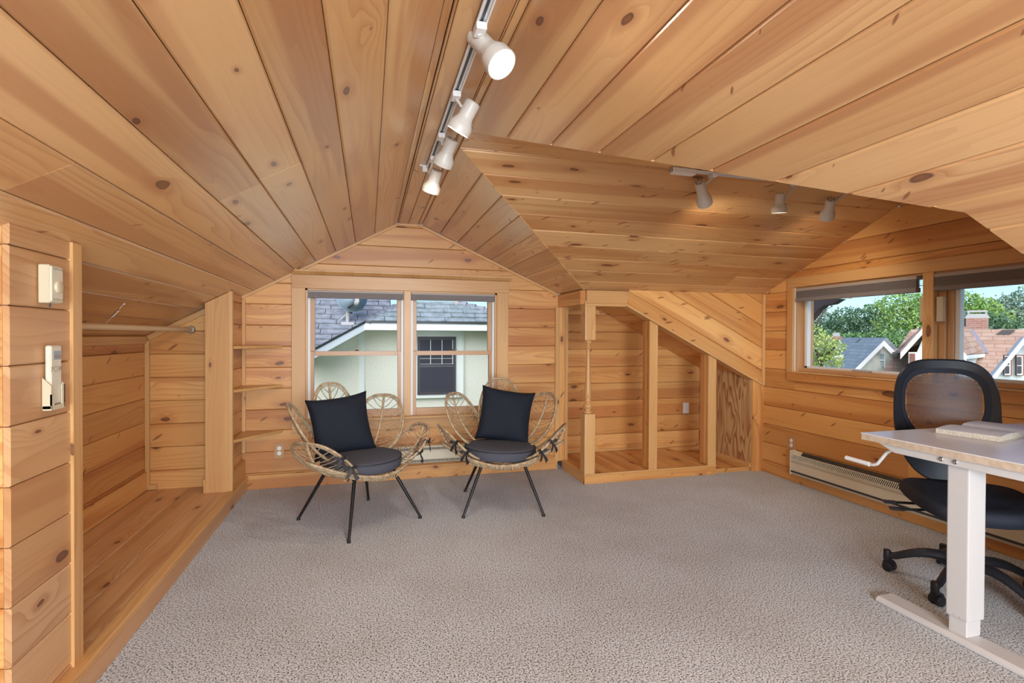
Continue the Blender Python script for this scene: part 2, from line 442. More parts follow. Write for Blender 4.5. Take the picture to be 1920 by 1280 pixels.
# ------------------------------------------------------------------ room shell
RL, RR, RZ = .191, .336, 1.778           # flat strip along the ridge
SL, SR = .542, .4486                     # fall of the left and right roof slopes
YB, YR = 3.68, -2.0                      # back wall and the gable behind the camera
XW = 2.85                                # window wall of the dormer
zl = lambda x: RZ-SL*(RL-x)
zr = lambda x: RZ+.008-SR*(x-RR)
DF0, DN0, DZ = 2.12, 1.95, 1.775         # flat strip along the dormer ridge
DF1, DN1, DE = 3.25, .93, 1.318          # far and near eaves of the dormer

b = MB(); b.box((-1.6, -2.1, -.03), (2.95, 3.95, 0)); fl = tag(b.build('floor', CARPET, org=(0, 0, 0)), kind='structure')

# back wall
bp = [(-.80, 0), (1.375, 0), (1.375, zr(1.375)), (RR, RZ), (RL, RZ), (-.80, zl(-.80))]
WH = (-.403, .44, .90, 1.312)
wb = slab('wall_back', (0, YB, 0), (1, 0, 0), (0, 0, 1), bp, .014, .03, DARKW, [WH])
planks(wb, (0, YB, 0), (1, 0, 0), (0, 0, 1), bp, .1375, .1025-.1375, PINE, [WH], butt=.12)
# left wall: near face with the thermostat, its return, the alcove
wl_ = slab_f('wall_left', (-.78, 0, 0), (0, -1, 0), (0, 0, 1), [(-1.70, 0), (-1.445, 0), (-1.445, zl(-.78)), (-1.70, zl(-.78))], .014, .005, DARKW)
planks_f(wl_, (-.78, 0, 0), (0, -1, 0), (0, 0, 1), [(-1.70, 0), (-1.4305, 0), (-1.4305, zl(-.78)), (-1.70, zl(-.78))], .1375, .1025, PINEF)
wl2 = slab('wall_left_return', (0, 1.43, 0), (1, 0, 0), (0, 0, 1), [(-1.5, 0), (-.795, 0), (-.795, zl(-.795)), (-1.5, zl(-1.5))], .014, .02, DARKW)
planks(wl2, (0, 1.43, 0), (1, 0, 0), (0, 0, 1), [(-1.5, 0), (-.7945, 0), (-.7945, zl(-.7945)), (-1.5, zl(-1.5))], .1375, .1025, PINE)
wl3 = slab_f('wall_left_near', (-1.5, 0, 0), (0, -1, 0), (0, 0, 1), [(-1.43, 0), (2.0, 0), (2.0, zl(-1.5)), (-1.43, zl(-1.5))], .0, .02, DARKW)
planks_f(wl3, (-1.486, 0, 0), (0, -1, 0), (0, 0, 1), [(-1.43, 0), (2.0, 0), (2.0, zl(-1.486)), (-1.43, zl(-1.486))], .1375, .1025, PINE)
al = slab_f('wall_alcove_side', (-1.26, 0, 0), (0, -1, 0), (0, 0, 1), [(-3.52, 0), (-1.45, 0), (-1.45, zl(-1.26)), (-3.52, zl(-1.26))], .014, .02, DARKW)
planks_f(al, (-1.26, 0, 0), (0, -1, 0), (0, 0, 1), [(-3.52, 0), (-1.45, 0), (-1.45, zl(-1.26)), (-3.52, zl(-1.26))], .1375, .075, PINE)
ab = slab('wall_alcove_back', (0, 3.50, 0), (1, 0, 0), (0, 0, 1), [(-1.26, 0), (-.80, 0), (-.80, zl(-.80)), (-1.26, zl(-1.26))], .014, .02, DARKW)
planks(ab, (0, 3.50, 0), (1, 0, 0), (0, 0, 1), [(-1.26, 0), (-.80, 0), (-.80, zl(-.80)), (-1.26, zl(-1.26))], .1375, .06, PINE)
wc = slab_f('wall_left_far', (-.785, 0, 0), (0, -1, 0), (0, 0, 1), [(-3.68, 0), (-3.36, 0), (-3.36, zl(-.785)), (-3.68, zl(-.785))], .014, .004, DARKW)
planks_f(wc, (-.785, 0, 0), (0, -1, 0), (0, 0, 1), [(-3.68, 0), (-3.36, 0), (-3.36, zl(-.785)), (-3.68, zl(-.785))], .1375, .1025, PINE)
# window wall of the dormer
wz = lambda y: DZ-(y-DF0)*(DZ-DE)/(DF1-DF0) if y > DF0 else DZ-(DN0-y)*(DZ-1.308)/(DN0-DN1)
rp = [(-3.26, 0), (-.93, 0), (-.93, 1.308), (-DN0, DZ), (-DF0, DZ), (-3.26, DE)]
# U must give U x W pointing to -x : U = -y? use U=(0,-1,0): (-y) x z = -x
RH = (-2.945, .765, -1.12, 1.345)
wr = slab('wall_right', (XW, 0, 0), (0, -1, 0), (0, 0, 1), rp, .014, .03, DARKW, [RH])
planks(wr, (XW, 0, 0), (0, -1, 0), (0, 0, 1), rp, .1375, .083, PINE, [RH], butt=.1)

# ceilings: main roof slopes and the flat strip at the ridge
ul = V(-1, 0, -SL).normalized(); kl = math.sqrt(1+SL*SL)
lp = [(YR, 0), (3.70, 0), (3.70, (RL+1.52)*kl), (YR, (RL+1.52)*kl)]
cl = slab_f('ceiling_left', (RL, 0, RZ), (0, 1, 0), ul, lp, .014, .03, DARKW)
planks_f(cl, (RL, 0, RZ), (0, 1, 0), ul, lp, .1435, .026, PINEC, butt=.3, cham=.0045)
fp = [(YR, RL), (3.70, RL), (3.70, RR), (YR, RR)]
cf = slab_f('ceiling_ridge', (0, 0, RZ), (0, 1, 0), (-1, 0, 0), [(YR, -RR), (3.7, -RR), (3.7, -RL), (YR, -RL)], .014, .03, DARKW)
planks_f(cf, (0, 0, RZ), (0, 1, 0), (-1, 0, 0), [(YR, -RR+.001), (3.7, -RR+.001), (3.7, -RL-.001), (YR, -RL-.001)], .0655, -RR+.005, PINEC, cham=.002)
ur = V(1, 0, -SR).normalized(); kr_ = math.sqrt(1+SR*SR)
vv = lambda x: (x-RR)*kr_
VX0, VX1 = .361, 1.405                   # ends of the two valleys
# U = -y so that U x W looks down:  (-y) x (+x,-z)
far = [(-3.70, 0), (-DF0, 0), (-DF0, vv(VX0)), (-3.25, vv(VX1)), (-3.70, vv(VX1))]
mid = [(-DF0, 0), (-DN0, 0), (-DN0, vv(VX0)), (-DF0, vv(VX0))]
near1 = [(-DN0, 0), (-DN1, 0), (-DN1, vv(VX1)), (-DN0, vv(VX0))]
near2 = [(-DN1, 0), (-YR, 0), (-YR, vv(2.10)), (-DN1, vv(2.10))]
allp = [far, near1, near2, mid]
b = MB()
for q in allp: b.prism([V(RR, 0, RZ+.008)+V(0, -1, 0)*u+ur*v_+V(0, -1, 0).cross(ur)*.014 for u, v_ in q], V(0, -1, 0).cross(ur)*.025, (0, 1, 0))
cr_ = tag(b.build('ceiling_right', DARKW, org=(0, 0, 0)), kind='structure')
def rboards():
    pitch, phase = .1375, .024; k = -1
    fy = lambda x: DF0+(x-VX0)*(3.25-DF0)/(VX1-VX0); ny = lambda x: DN0-(x-VX0)*(DN0-DN1)/(VX1-VX0)
    O = (RR, 0, RZ+.008)
    while phase+k*pitch < vv(2.10):
        a, c = phase+k*pitch, phase+(k+1)*pitch; k += 1
        lo = max(a, 0); hi = min(c, vv(2.10)); xa = lo/kr_+RR; xc = hi/kr_+RR
        if xc <= VX0+.004:
            planks_f(cr_, O, (0, -1, 0), ur, [(-3.70, lo), (-YR, lo), (-YR, hi), (-3.70, hi)], pitch, phase, PINEC, cham=.0045); continue
        if xa < VX1-.01:
            x2 = min(xc, VX1); h2 = vv(x2)
            q = [(-3.70, lo), (-fy(max(xa, VX0)), lo), (-fy(x2), h2), (-3.70, h2)]
            planks_f(cr_, O, (0, -1, 0), ur, q, pitch, phase, PINEC, cham=.0045)
        if xa < VX1 < xc:
            h1 = vv(VX1)
            q = [(-ny(xa), lo), (-YR, lo), (-YR, hi), (-DN1, hi), (-DN1, h1)]
        elif xc <= VX1: q = [(-ny(max(xa, VX0)), lo), (-YR, lo), (-YR, hi), (-ny(xc), hi)]
        else: q = [(-DN1, lo), (-YR, lo), (-YR, hi), (-DN1, hi)]
        planks_f(cr_, O, (0, -1, 0), ur, q, pitch, phase, PINEC, cham=.0045, butt=.2)
rboards()
# dormer: far slope, flat strip, near slope
nf = V(0, 1, -(DZ-DE)/(DF1-DF0)).normalized(); kf = math.sqrt(1+((DZ-DE)/(DF1-DF0))**2); lf = (DF1-DF0)*kf
# U x W looks down: x cross (+y,-z) -> up, so U = -x
dp = [(-XW, 0), (-VX0, 0), (-VX1, lf), (-XW, lf)]
cd = slab('ceiling_dormer', (0, DF0, DZ), (-1, 0, 0), nf, dp, .014, .03, DARKW)
planks(cd, (0, DF0, DZ), (-1, 0, 0), nf, dp, .1365, .012, PINED, cham=.0045, butt=.15)
dq = [(VX0, -DF0), (XW, -DF0), (XW, -DN0), (VX0, -DN0)]
cd2 = slab('ceiling_dormer_ridge', (0, 0, DZ), (1, 0, 0), (0, -1, 0), dq, .014, .03, DARKW)
planks(cd2, (0, 0, DZ), (1, 0, 0), (0, -1, 0), dq, .086, -DF0, PINED, cham=.002)
nn = V(0, -1, -(DZ-1.308)/(DN0-DN1)).normalized(); kn = math.sqrt(1+((DZ-1.308)/(DN0-DN1))**2); ln = (DN0-DN1)*kn
dn = [(VX0, 0), (XW, 0), (XW, ln), (VX1, ln)]
cd3 = slab('ceiling_dormer_near', (0, DN0, DZ), (1, 0, 0), nn, dn, .014, .03, DARKW)
planks(cd3, (0, DN0, DZ), (1, 0, 0), nn, dn, .1365, .012, PINED, cham=.0045)
# near cheek of the dormer and the low wall behind it, the gable behind the camera
nc = [(1.42, 0), (XW, 0), (XW, 1.308), (1.42, 1.308)]
wn_ = slab('wall_near_cheek', (0, DN1, 0), (-1, 0, 0), (0, 0, 1), [(-XW, 0), (-2.10, 0), (-2.10, zr(2.10)+.014), (-1.43, 1.314), (-1.42, 1.318), (-XW, 1.308)], .014, .02, DARKW)
planks(wn_, (0, DN1, 0), (-1, 0, 0), (0, 0, 1), [(-XW, 0), (-2.10, 0), (-2.10, zr(2.10)+.014), (-1.43, 1.314), (-1.42, 1.318), (-XW, 1.308)], .1375, .083, PINE)
wk = slab('wall_right_near', (2.10, 0, 0), (0, -1, 0), (0, 0, 1), [(-DN1, 0), (-YR, 0), (-YR, zr(2.1)), (-DN1, zr(2.1))], .014, .02, DARKW)
planks(wk, (2.10, 0, 0), (0, -1, 0), (0, 0, 1), [(-DN1, 0), (-YR, 0), (-YR, zr(2.1)), (-DN1, zr(2.1))], .1375, .083, PINE)
gp = [(-2.10, 0), (1.5, 0), (1.5, zl(-1.5)), (-RL, RZ), (-RR, RZ), (-2.10, zr(2.10))]
FH = (-1.2, .40, .7, 1.45)
wf = slab('wall_front', (0, YR, 0), (-1, 0, 0), (0, 0, 1), gp, .014, .03, DARKW, [FH])
planks(wf, (0, YR, 0), (-1, 0, 0), (0, 0, 1), gp, .1375, .1025, PINE, [FH])

# unseen tubes added to stop light leaks in the angles between roof surfaces
b = MB()
for a_, c_ in (((VX0, DF0, DZ), (VX1, 3.27, 1.31)), ((VX0, DN0, DZ), (VX1, DN1, 1.308)), ((VX1, 3.27, DE), (2.9, 3.27, DE)), ((VX1, DN1, 1.308), (2.9, DN1, 1.308)), ((RR, -2, RZ), (RR, 3.75, RZ)), ((RL, -2, RZ), (RL, 3.75, RZ)),
               ((VX0, DF0, DZ), (2.9, DF0, DZ)), ((VX0, DN0, DZ), (2.9, DN0, DZ)), ((VX1, DN1-.02, 1.30), (2.12, DN1-.02, .99)), ((VX1, 3.27, 1.31), (1.40, 3.9, 1.31)), ((-.795, 3.5, 1.25), (-.795, 3.7, 1.25)), ((VX0-.02, DF0, DZ+.004), (VX0-.02, DN0, DZ+.004)), ((-1.26, 1.4, 1.0), (-1.26, 3.6, 1.0)), ((-1.26, 3.53, 1.0), (-.79, 3.53, 1.255))):
    b.tube([V(*a_)+V(0, 0, .042), V(*c_)+V(0, 0, .042)], .024, 6)
tag(b.build('light_leak_seals', DARKW, org=(0, 0, 0)), kind='structure')

# closet in the corner: back wall, side, sloping lid, plywood side, cheek of diagonal boards
zc = lambda x: 1.262-.506*(x-1.708)      # under side of the closet slope
zd = lambda x: 1.226-.506*(x-1.708)      # lower edge of the cheek boards
kb = [(1.46, 0), (2.77, 0), (2.77, zc(2.77)), (1.62, 1.31), (1.46, 1.33)]
wcb = slab('wall_closet_back', (0, 3.88, 0), (1, 0, 0), (0, 0, 1), kb, .014, .02, DARKW)
planks(wcb, (0, 3.88, 0), (1, 0, 0), (0, 0, 1), kb, .139, .062, PINE, butt=.4)
b = MB(); b.box((1.44, 3.68, 0), (1.46, 3.90, 1.34)); tag(b.build('wall_closet_side', PINET), kind='structure')
uc = V(1, 0, -.506).normalized()
cp = [(-3.88, 0), (-3.27, 0), (-3.27, 1.16*1.1207), (-3.88, 1.16*1.1207)]
ccl = slab_f('ceiling_closet', (1.62, 0, zc(1.62)), (0, -1, 0), uc, cp, .014, .02, DARKW)
planks_f(ccl, (1.62, 0, zc(1.62)), (0, -1, 0), uc, cp, .139, .03, PINE)
b = MB(); b.box((1.40, 3.262, 1.318), (1.86, 3.9, 1.338)); tag(b.build('ceiling_closet_flat', PINET), kind='structure')
b = MB(); b.prism([(2.752, 3.25, 0), (2.752, 3.90, 0), (2.752, 3.90, .75), (2.752, 3.25, .73)], (.13, 0, 0), (0, 0, 1)); tag(b.build('wall_closet_plywood', PLY, org=(0, 0, 0)), kind='structure')
b = MB(); b.box((2.754, 3.236, 0), (2.86, 3.249, .70)); tag(b.build('trim_closet_plywood', PINE), kind='structure')
b = MB(); b.box((2.742, 3.25, .028), (2.752, 3.68, .06)); tag(b.build('baseboard_closet', PINET), kind='structure')
# cheek wall y=3.24 : boards parallel to the slope
du = V(1, 0, -.506).normalized(); dv = V(.506, 0, 1).normalized(); dO = V(1.708, 3.24, zd(1.708))
def uvp(x, z): p = V(x, 3.24, z)-dO; return (p.dot(du), p.dot(dv))
ck = [uvp(1.712, zd(1.712)), uvp(2.85, zd(2.85)), uvp(2.85, DE+.004), uvp(1.735, DE+.004)]
wck = slab('wall_cheek', dO, du, dv, ck, .014, .03, DARKW)
planks(wck, dO, du, dv, ck, .1475, -.058, PINE, cham=.0045)

# ---- trim of the shell
TR = []
def trim(name, lo=None, hi=None, pts=None, vec=None, m=None, bevel=.003, U=None):
    b = MB()
    if pts: b.prism(pts, vec, U)
    else: b.box(lo, hi)
    o = b.build(name, m or PINET, bevel=bevel, org=(0, 0, 0)); tag(o, kind='structure'); TR.append(o); return o
# cove strips where slopes meet the back wall
def strip(name, a, c, w, d, nrm, m=None):
    a, c = Vector(a), Vector(c); u = (c-a).normalized(); nrm = Vector(nrm); s_ = u.cross(nrm).normalized()
    b = MB(); b.prism([a-s_*0, a+s_*w, c+s_*w, c], nrm*d, u); o = b.build(name, m or PINET, bevel=.002, org=(0, 0, 0)); tag(o, kind='structure'); return o
strip('trim_1', (RL, YB, RZ), (-.79, YB, zl(-.79)), -.018, .012, (0, -1, 0))
strip('trim_2', (1.375, YB, zr(1.375)), (RR, YB, RZ+.006), -.018, .012, (0, -1, 0))
strip('trim_3', (RR, YB, RZ), (RL, YB, RZ), -.018, .012, (0, -1, 0))
strip('trim_4', (XW, DF0, DZ), (XW, 3.25, DE), .02, .014, (-1, 0, 0))
strip('trim_5', (-.80, 3.5, zl(-.80)-.004), (-1.25, 3.5, zl(-1.25)-.004), -.03, .012, (0, -1, 0))
trim('trim_6', (-1.26, 1.45, zl(-1.26)-.045), (-1.248, 3.5, zl(-1.26)-.002))
trim('trim_7', (-1.26, 3.482, .09), (-1.236, 3.5, zl(-1.26)-.03))
trim('baseboard_alcove', (-1.26, 1.45, .09), (-1.248, 3.5, .20), m=PINE)
trim('trim_8', (-.785, YB-.014, .24), (-.762, YB-.001, zl(-.785)-.02))
# baseboards
trim('baseboard_back', (-.78, YB-.014, 0), (1.375, YB-.001, .095), m=PINE)
trim('baseboard_right', (XW-.014, .94, 0), (XW-.001, 3.25, .085), m=PINE)
trim('baseboard_left', (-.785, 3.36, 0), (-.765, 3.665, .20), m=PINE)
# corner of main back wall and closet
trim('trim_9', (1.352, YB-.018, .06), (1.385, YB, 1.222)); trim('trim_10', (1.385, YB-.012, .06), (1.432, YB+.002, 1.222), m=PINE)
trim('trim_11', (1.432, YB-.016, .06), (1.447, YB+.004, 1.222))
# header of the closet: beam back to the wall, short front piece
trim('trim_12', (1.375, 3.25, 1.218), (1.425, 3.68, 1.31), m=PINE)
trim('trim_13', pts=[(1.412, 3.222, 1.312), (1.735, 3.222, 1.312), (1.708, 3.222, 1.222), (1.412, 3.222, 1.222)], vec=(0, .03, 0), m=PINET)
trim('trim_14', pts=[(1.40, 3.222, 1.205), (1.70, 3.222, 1.205), (1.708, 3.222, 1.222), (1.40, 3.222, 1.222)], vec=(0, .09, 0))
# lip under the diagonal boards
trim('trim_15', pts=[(1.700, 3.222, zd(1.700)-.016), (2.85, 3.222, zd(2.85)-.016), (2.85, 3.222, zd(2.85)), (1.708, 3.222, zd(1.708))], vec=(0, .09, 0))
trim('trim_16', (2.832, 3.218, zd(2.85)), (2.85, 3.238, DE))
# cove at back of closet
strip('trim_17', (1.62, 3.88, 1.30), (2.75, 3.88, zc(2.75)), -.02, .012, (0, -1, 0))
# header board at the top of the dormer slope and the lip of the valley
trim('trim_18', (-1.24, 3.482, .09), (-1.20, 3.5, .12), m=PINET)

# end post of the near wall, post of the alcove
b = MB(); b.box((-.80, 1.674, .088), (-.773, 1.722, zl(-.775)-.004)); tag(b.build('trim_19', PINET, bevel=.002, org=(0, 0, 0)), kind='structure')
b = MB(); b.prism([(-.905, 3.335, .088), (-.783, 3.335, .088), (-.783, 3.335, zl(-.783)-.002), (-.905, 3.335, zl(-.905)-.002)], (0, .03, 0), (0, 0, 1))
tag(b.build('trim_20', PINET, bevel=.002, org=(0, 0, 0)), kind='structure')
b = MB(); b.box((-.783, 3.335, .088), (-.762, 3.365, zl(-.77)-.002)); tag(b.build('trim_21', PINET, bevel=.002, org=(0, 0, 0)), kind='structure')
b = MB(); b.box((-.912, 3.33, .088), (-.905, 3.40, .17)); tag(b.build('trim_22', PINET, org=(0, 0, 0)), kind='structure')

# raised platform of the alcove: planks and fascia
pf = root('alcove_platform', (-1.0, 2.6, 0), 'low pine plank platform running into the alcove beside the wall control panel', 'platform')
b = MB(); b.box((-1.26, .9, 0), (-.775, 3.50, .074)); b.build('base', DARKW, pf)
planks(pf, (0, 0, .088), (0, 1, 0), (-1, 0, 0), [(1.45, .79), (3.5, .79), (3.5, 1.26), (1.45, 1.26)], .118, .79, PINEF, cham=.003)
b = MB(); b.box((-.779, .9, 0), (-.752, 3.66, .066)); b.build('fascia', PINEF, pf, bevel=.003)
b = MB(); b.box((-.789, .9, .066), (-.745, 3.66, .092)); b.build('nosing', PINET, pf, bevel=.007)

# platform of the closet
cpf = root('closet_platform', (1.9, 3.4, 0), 'low pine plank platform under the turned post in the corner closet', 'platform')
b = MB(); b.box((1.43, 3.26, 0), (2.44, 3.87, .05)); b.box((2.44, 3.28, 0), (2.745, 3.87, .022)); b.build('base', DARKW, cpf)
planks(cpf, (0, 0, .063), (0, 1, 0), (-1, 0, 0), [(3.262, -2.44), (3.88, -2.44), (3.88, -1.435), (3.262, -1.435)], .118, -2.46, PINE, cham=.003)
planks(cpf, (0, 0, .030), (0, 1, 0), (-1, 0, 0), [(3.272, -2.745), (3.88, -2.745), (3.88, -2.442), (3.272, -2.442)], .118, -2.76, PINE, cham=.003)
b = MB(); b.box((1.408, 3.238, 0), (2.445, 3.262, .058)); b.build('fascia', PINE, cpf, bevel=.002)
b = MB(); b.box((1.408, 3.262, 0), (1.432, 3.668, .058)); b.build('fascia', PINE, cpf, bevel=.002)
b = MB(); b.box((1.403, 3.234, .058), (2.447, 3.268, .068)); b.build('nosing', PINET, cpf, bevel=.003)
b = MB(); b.box((1.403, 3.268, .058), (1.436, 3.668, .068)); b.build('nosing', PINET, cpf, bevel=.003)
b = MB(); b.box((2.447, 3.262, 0), (2.84, 3.274, .030)); b.build('fascia', PINE, cpf, bevel=.002)
trim('baseboard_closet_back', (1.46, 3.866, .064), (2.44, 3.878, .084))

# turned post of the closet corner
tp = root('turned_post', (1.447, 3.272, .068), 'turned pine baluster post with square ends at the closet corner', 'post')
px, py = 1.4445, 3.272; h = .0385
b = MB(); b.box((px-h, py-h, .068), (px+h, py+h, .475)); b.build('square_foot', PINET, tp, bevel=.006)
b = MB(); b.box((px-h, py-h, .975), (px+h, py+h, 1.245)); b.build('square_head', PINET, tp, bevel=.006)
pr = [(.030, .475), (.033, .484), (.026, .492), (.018, .500), (.030, .515), (.033, .527), (.026, .541), (.016, .549), (.024, .556), (.024, .562), (.017, .57),
      (.026, .585), (.0235, .62), (.0155, .80), (.0120, .905), (.013, .918), (.022, .925), (.022, .931), (.014, .936), (.014, .950), (.025, .957), (.026, .964), (.030, .975)]
b = MB(); b.lathe(pr, (px, py, 0), n=24); b.build('turned_shaft', PINET, tp, smooth=True)
# framing studs
def stud(x0, x1, y0, y1, z0, lab):
    s_ = tag(root('closet_stud', ((x0+x1)/2, (y0+y1)/2, z0)), lab, 'post', 'plain studs of the closet')
    b = MB(); b.prism([(x0, y0, z0), (x1, y0, z0), (x1, y0, zd(x1)-.017), (x0, y0, zd(x0)-.017)], (0, .02, 0), (0, 0, 1)); b.build('front_casing', PINET, s_, bevel=.002)
    b = MB(); b.prism([(x0+.006, y0+.021, z0), (x1-.004, y0+.021, z0), (x1-.004, y0+.021, zd(x1)-.017), (x0+.006, y0+.021, zd(x0)-.017)], (0, y1-y0-.021, 0), (0, 0, 1)); b.build('stud_body', PINE, s_, bevel=.002)
    return s_
stud(1.895, 1.960, 3.238, 3.345, .068, 'taller plain pine stud in the middle of the closet opening')
stud(2.375, 2.442, 3.238, 3.345, .068, 'shorter plain pine stud next to the plywood panel')
# ------------------------------------------------------------------ window in the back wall (two double-hung units)
def box_part(name, lo, hi, m, par, bevel=0, grain=None):
    b = MB(); b.box(lo, hi, grain=grain); return b.build(name, m, par, bevel=bevel)
w1 = root('window_1', (.25, YB, .44), kind='structure')
yi = YB
# casing boards
box_part('side_casing', (-.487, yi-.018, .43), (-.403, yi-.001, 1.312), PINET, w1, .002)
box_part('side_casing', (.90, yi-.018, .43), (.985, yi-.001, 1.312), PINET, w1, .002)
box_part('head_casing', (-.487, yi-.019, 1.312), (.988, yi-.001, 1.398), PINET, w1, .002)
b = MB(); b.prism([(-.487, yi, 1.402), (-.487, yi-.022, 1.402), (-.487, yi-.052, 1.420), (-.487, yi-.052, 1.430), (-.487, yi, 1.430)], (1.49, 0, 0), (1, 0, 0)); b.build('head_ledge', PINET, w1, bevel=.002)
box_part('stool', (-.487, yi-.045, .425), (.985, yi+.03, .443), PINET, w1, .004)
box_part('apron', (-.487, yi-.016, .355), (.985, yi-.001, .425), PINET, w1, .002)
# jambs (the depth of the opening)
JD = .075
box_part('jamb', (-.403, yi-.002, .443), (-.391, yi+JD, 1.312), PINET, w1); box_part('jamb', (.888, yi-.002, .443), (.90, yi+JD, 1.312), PINET, w1)
box_part('head_jamb', (-.403, yi-.002, 1.300), (.90, yi+JD, 1.312), PINET, w1)
box_part('mullion', (.236, yi-.012, .443), (.284, yi+JD, 1.312), PINET, w1, .002)
def hung(x0, x1):
    z0, z1, zm = .443, 1.300, .885
    for xa, xb in ((x0, x0+.016), (x1-.016, x1)): box_part('side_track', (xa, yi+.02, z0), (xb, yi+JD, z1), VINYL, w1)
    # lower sash (inner), upper sash (outer)
    yl, yu = yi+.022, yi+.046
    a, c = x0+.013, x1-.013
    def sash(y, za, zb, wb_, wt, st):
        t = .024
        q = MB()
        q.box((a, y, za), (a+st, y+t, zb)); q.box((c-st, y, za), (c, y+t, zb)); q.box((a+st, y, za), (c-st, y+t, za+wb_)); q.box((a+st, y, zb-wt), (c-st, y+t, zb))
        s_ = q.build('sash', SASH, w1, bevel=.0015)
        g_ = MB(); g_.box((a+st, y+.010, za+wb_), (c-st, y+.014, zb-wt)); g_.build('pane', GLASS, s_)
        v_ = MB(); w_ = .004
        for lo, hi in (((a+st, y+.006, za+wb_), (a+st+w_, y+.018, zb-wt)), ((c-st-w_, y+.006, za+wb_), (c-st, y+.018, zb-wt)), ((a+st, y+.006, za+wb_), (c-st, y+.018, za+wb_+w_)), ((a+st, y+.006, zb-wt-w_), (c-st, y+.018, zb-wt))): v_.box(lo, hi)
        v_.build('glazing_bead', VINYL, s_)
        return s_
    sl = sash(yl, z0, zm+.008, .048, .030, .026); sash(yu, zm-.020, z1, .028, .03, .030)
    b = MB(); xm = (x0+x1)/2
    b.lathe([(.013, 0), (.013, .005), (.007, .009)], (xm, yl+.012, zm+.008), n=14); b.box((xm-.004, yl+.004, zm+.017), (xm+.030, yl+.012, zm+.021)); b.box((xm-.026, yl+.002, zm+.008), (xm+.022, yl+.022, zm+.011))
    b.build('sash_lock', mat('bronze', (.10, .065, .035, 1), .4, .8), w1)
hung(-.391, .236); hung(.284, .888)
# shades gathered at the head of the window
def shade(x0, x1, lab, tabx):
    r_ = tag(root('pleated_blind', ((x0+x1)/2, yi+.0, 1.248)), lab, 'window shade', 'gathered shades of the two-part window')
    box_part('head_rail', (x0, yi-.012, 1.287), (x1, yi+.018, 1.300), SHADER, r_, .002)
    q = MB()
    for i in range(4): q.box((x0+.001, yi-.010+.002*(i % 2), 1.262+i*.0062), (x1-.001, yi+.016-.002*(i % 2), 1.268+i*.0062))
    q.build('pleats', SHADE, r_); box_part('bottom_rail', (x0-.0, yi-.014, 1.249), (x1+.0, yi+.018, 1.262), SHADE, r_, .002)
    q = MB(); q.box((tabx-.013, yi-.016, 1.228), (tabx+.013, yi-.012, 1.249)); q.tube([V(tabx+.007*math.cos(t), yi-.014, 1.229+.011*math.sin(t)) for t in [PI+PI*k/8 for k in range(9)]], .003, 6); q.build('pull_tab', VINYL, r_)
shade(-.386, .233, 'gathered grey-brown shade above the window view of the satellite dish', -.075)
shade(.287, .884, "gathered grey-brown shade above the window view of the neighbour's dark window", .60)

# ------------------------------------------------------------------ window band in the dormer wall
w2 = root('window_2', (XW, 2.0, .765), kind='structure')
x0 = XW
def yb(name, y0, y1, z0, z1, xa, xb, m, bevel=0, par=None): return box_part(name, (x0+xa, y0, z0), (x0+xb, y1, z1), m, par or w2, bevel)
yb('side_casing', 2.945, 2.998, .7575, 1.345, -.018, -.001, PINET, .002)
yb('head_casing', 1.05, 2.998, 1.345, 1.412, -.018, -.001, PINET, .002)
yb('bottom_casing', 1.05, 2.998, .700, .7565, -.018, -.001, PINE, .002)
yb('stool', 1.05, 2.945, .757, .766, -.022, .02, PINET, .002)
yb('white_liner', 2.936, 2.945, .766, 1.345, -.004, .05, VINYL)
yb('jamb', 2.925, 2.936, .766, 1.345, .0, .11, SASH); yb('jamb', 2.905, 2.925, .766, 1.345, .05, .12, SASH)
yb('head_jamb', 1.10, 2.945, 1.335, 1.345, -.002, .12, SASH); yb('sill', 1.10, 2.94, .766, .790, .02, .12, SASH, .002)
yb('mullion', 2.020, 2.075, .766, 1.345, -.016, .12, PINET, .002)
yb('frame_stile', 2.075, 2.098, .790, 1.335, .02, .10, SASH, .002); yb('frame_stile', 1.985, 2.020, .790, 1.335, .02, .10, SASH, .002)
yb('frame_stile', 1.955, 1.985, .790, 1.335, .035, .10, SASH, .002)
def unit(ya, yb_):          # ya < yb_
    q = MB()
    for lo, hi in (((x0+.045, ya, .79), (x0+.075, ya+.016, 1.335)), ((x0+.045, yb_-.022, .79), (x0+.075, yb_, 1.335)), ((x0+.045, ya, .79), (x0+.075, yb_, .805)), ((x0+.045, ya, 1.318), (x0+.075, yb_, 1.335))): q.box(lo, hi)
    s_ = q.build('sash', VINYL, w2, bevel=.0015)
    q = MB(); q.box((x0+.038, ya+.016, .79), (x0+.045, ya+.024, 1.335)); q.box((x0+.038, yb_-.030, .79), (x0+.045, yb_-.022, 1.335)); q.box((x0+.034, ya, .792), (x0+.045, yb_, .806)); q.build('weatherstrip', GREYV, s_)
    q = MB(); q.box((x0+.058, ya+.014, .803), (x0+.062, yb_-.018, 1.32)); q.build('pane', GLASS, s_)
unit(2.10, 2.905); unit(1.12, 1.955)
yb('catch_plate', 2.40, 2.52, .792, .802, .022, .034, GREYV)
yb('sash_stop', 2.073, 2.079, 1.10, 1.335, -.004, .03, mat('blue_grey_cord_guide', (.22, .25, .30, 1), .4))
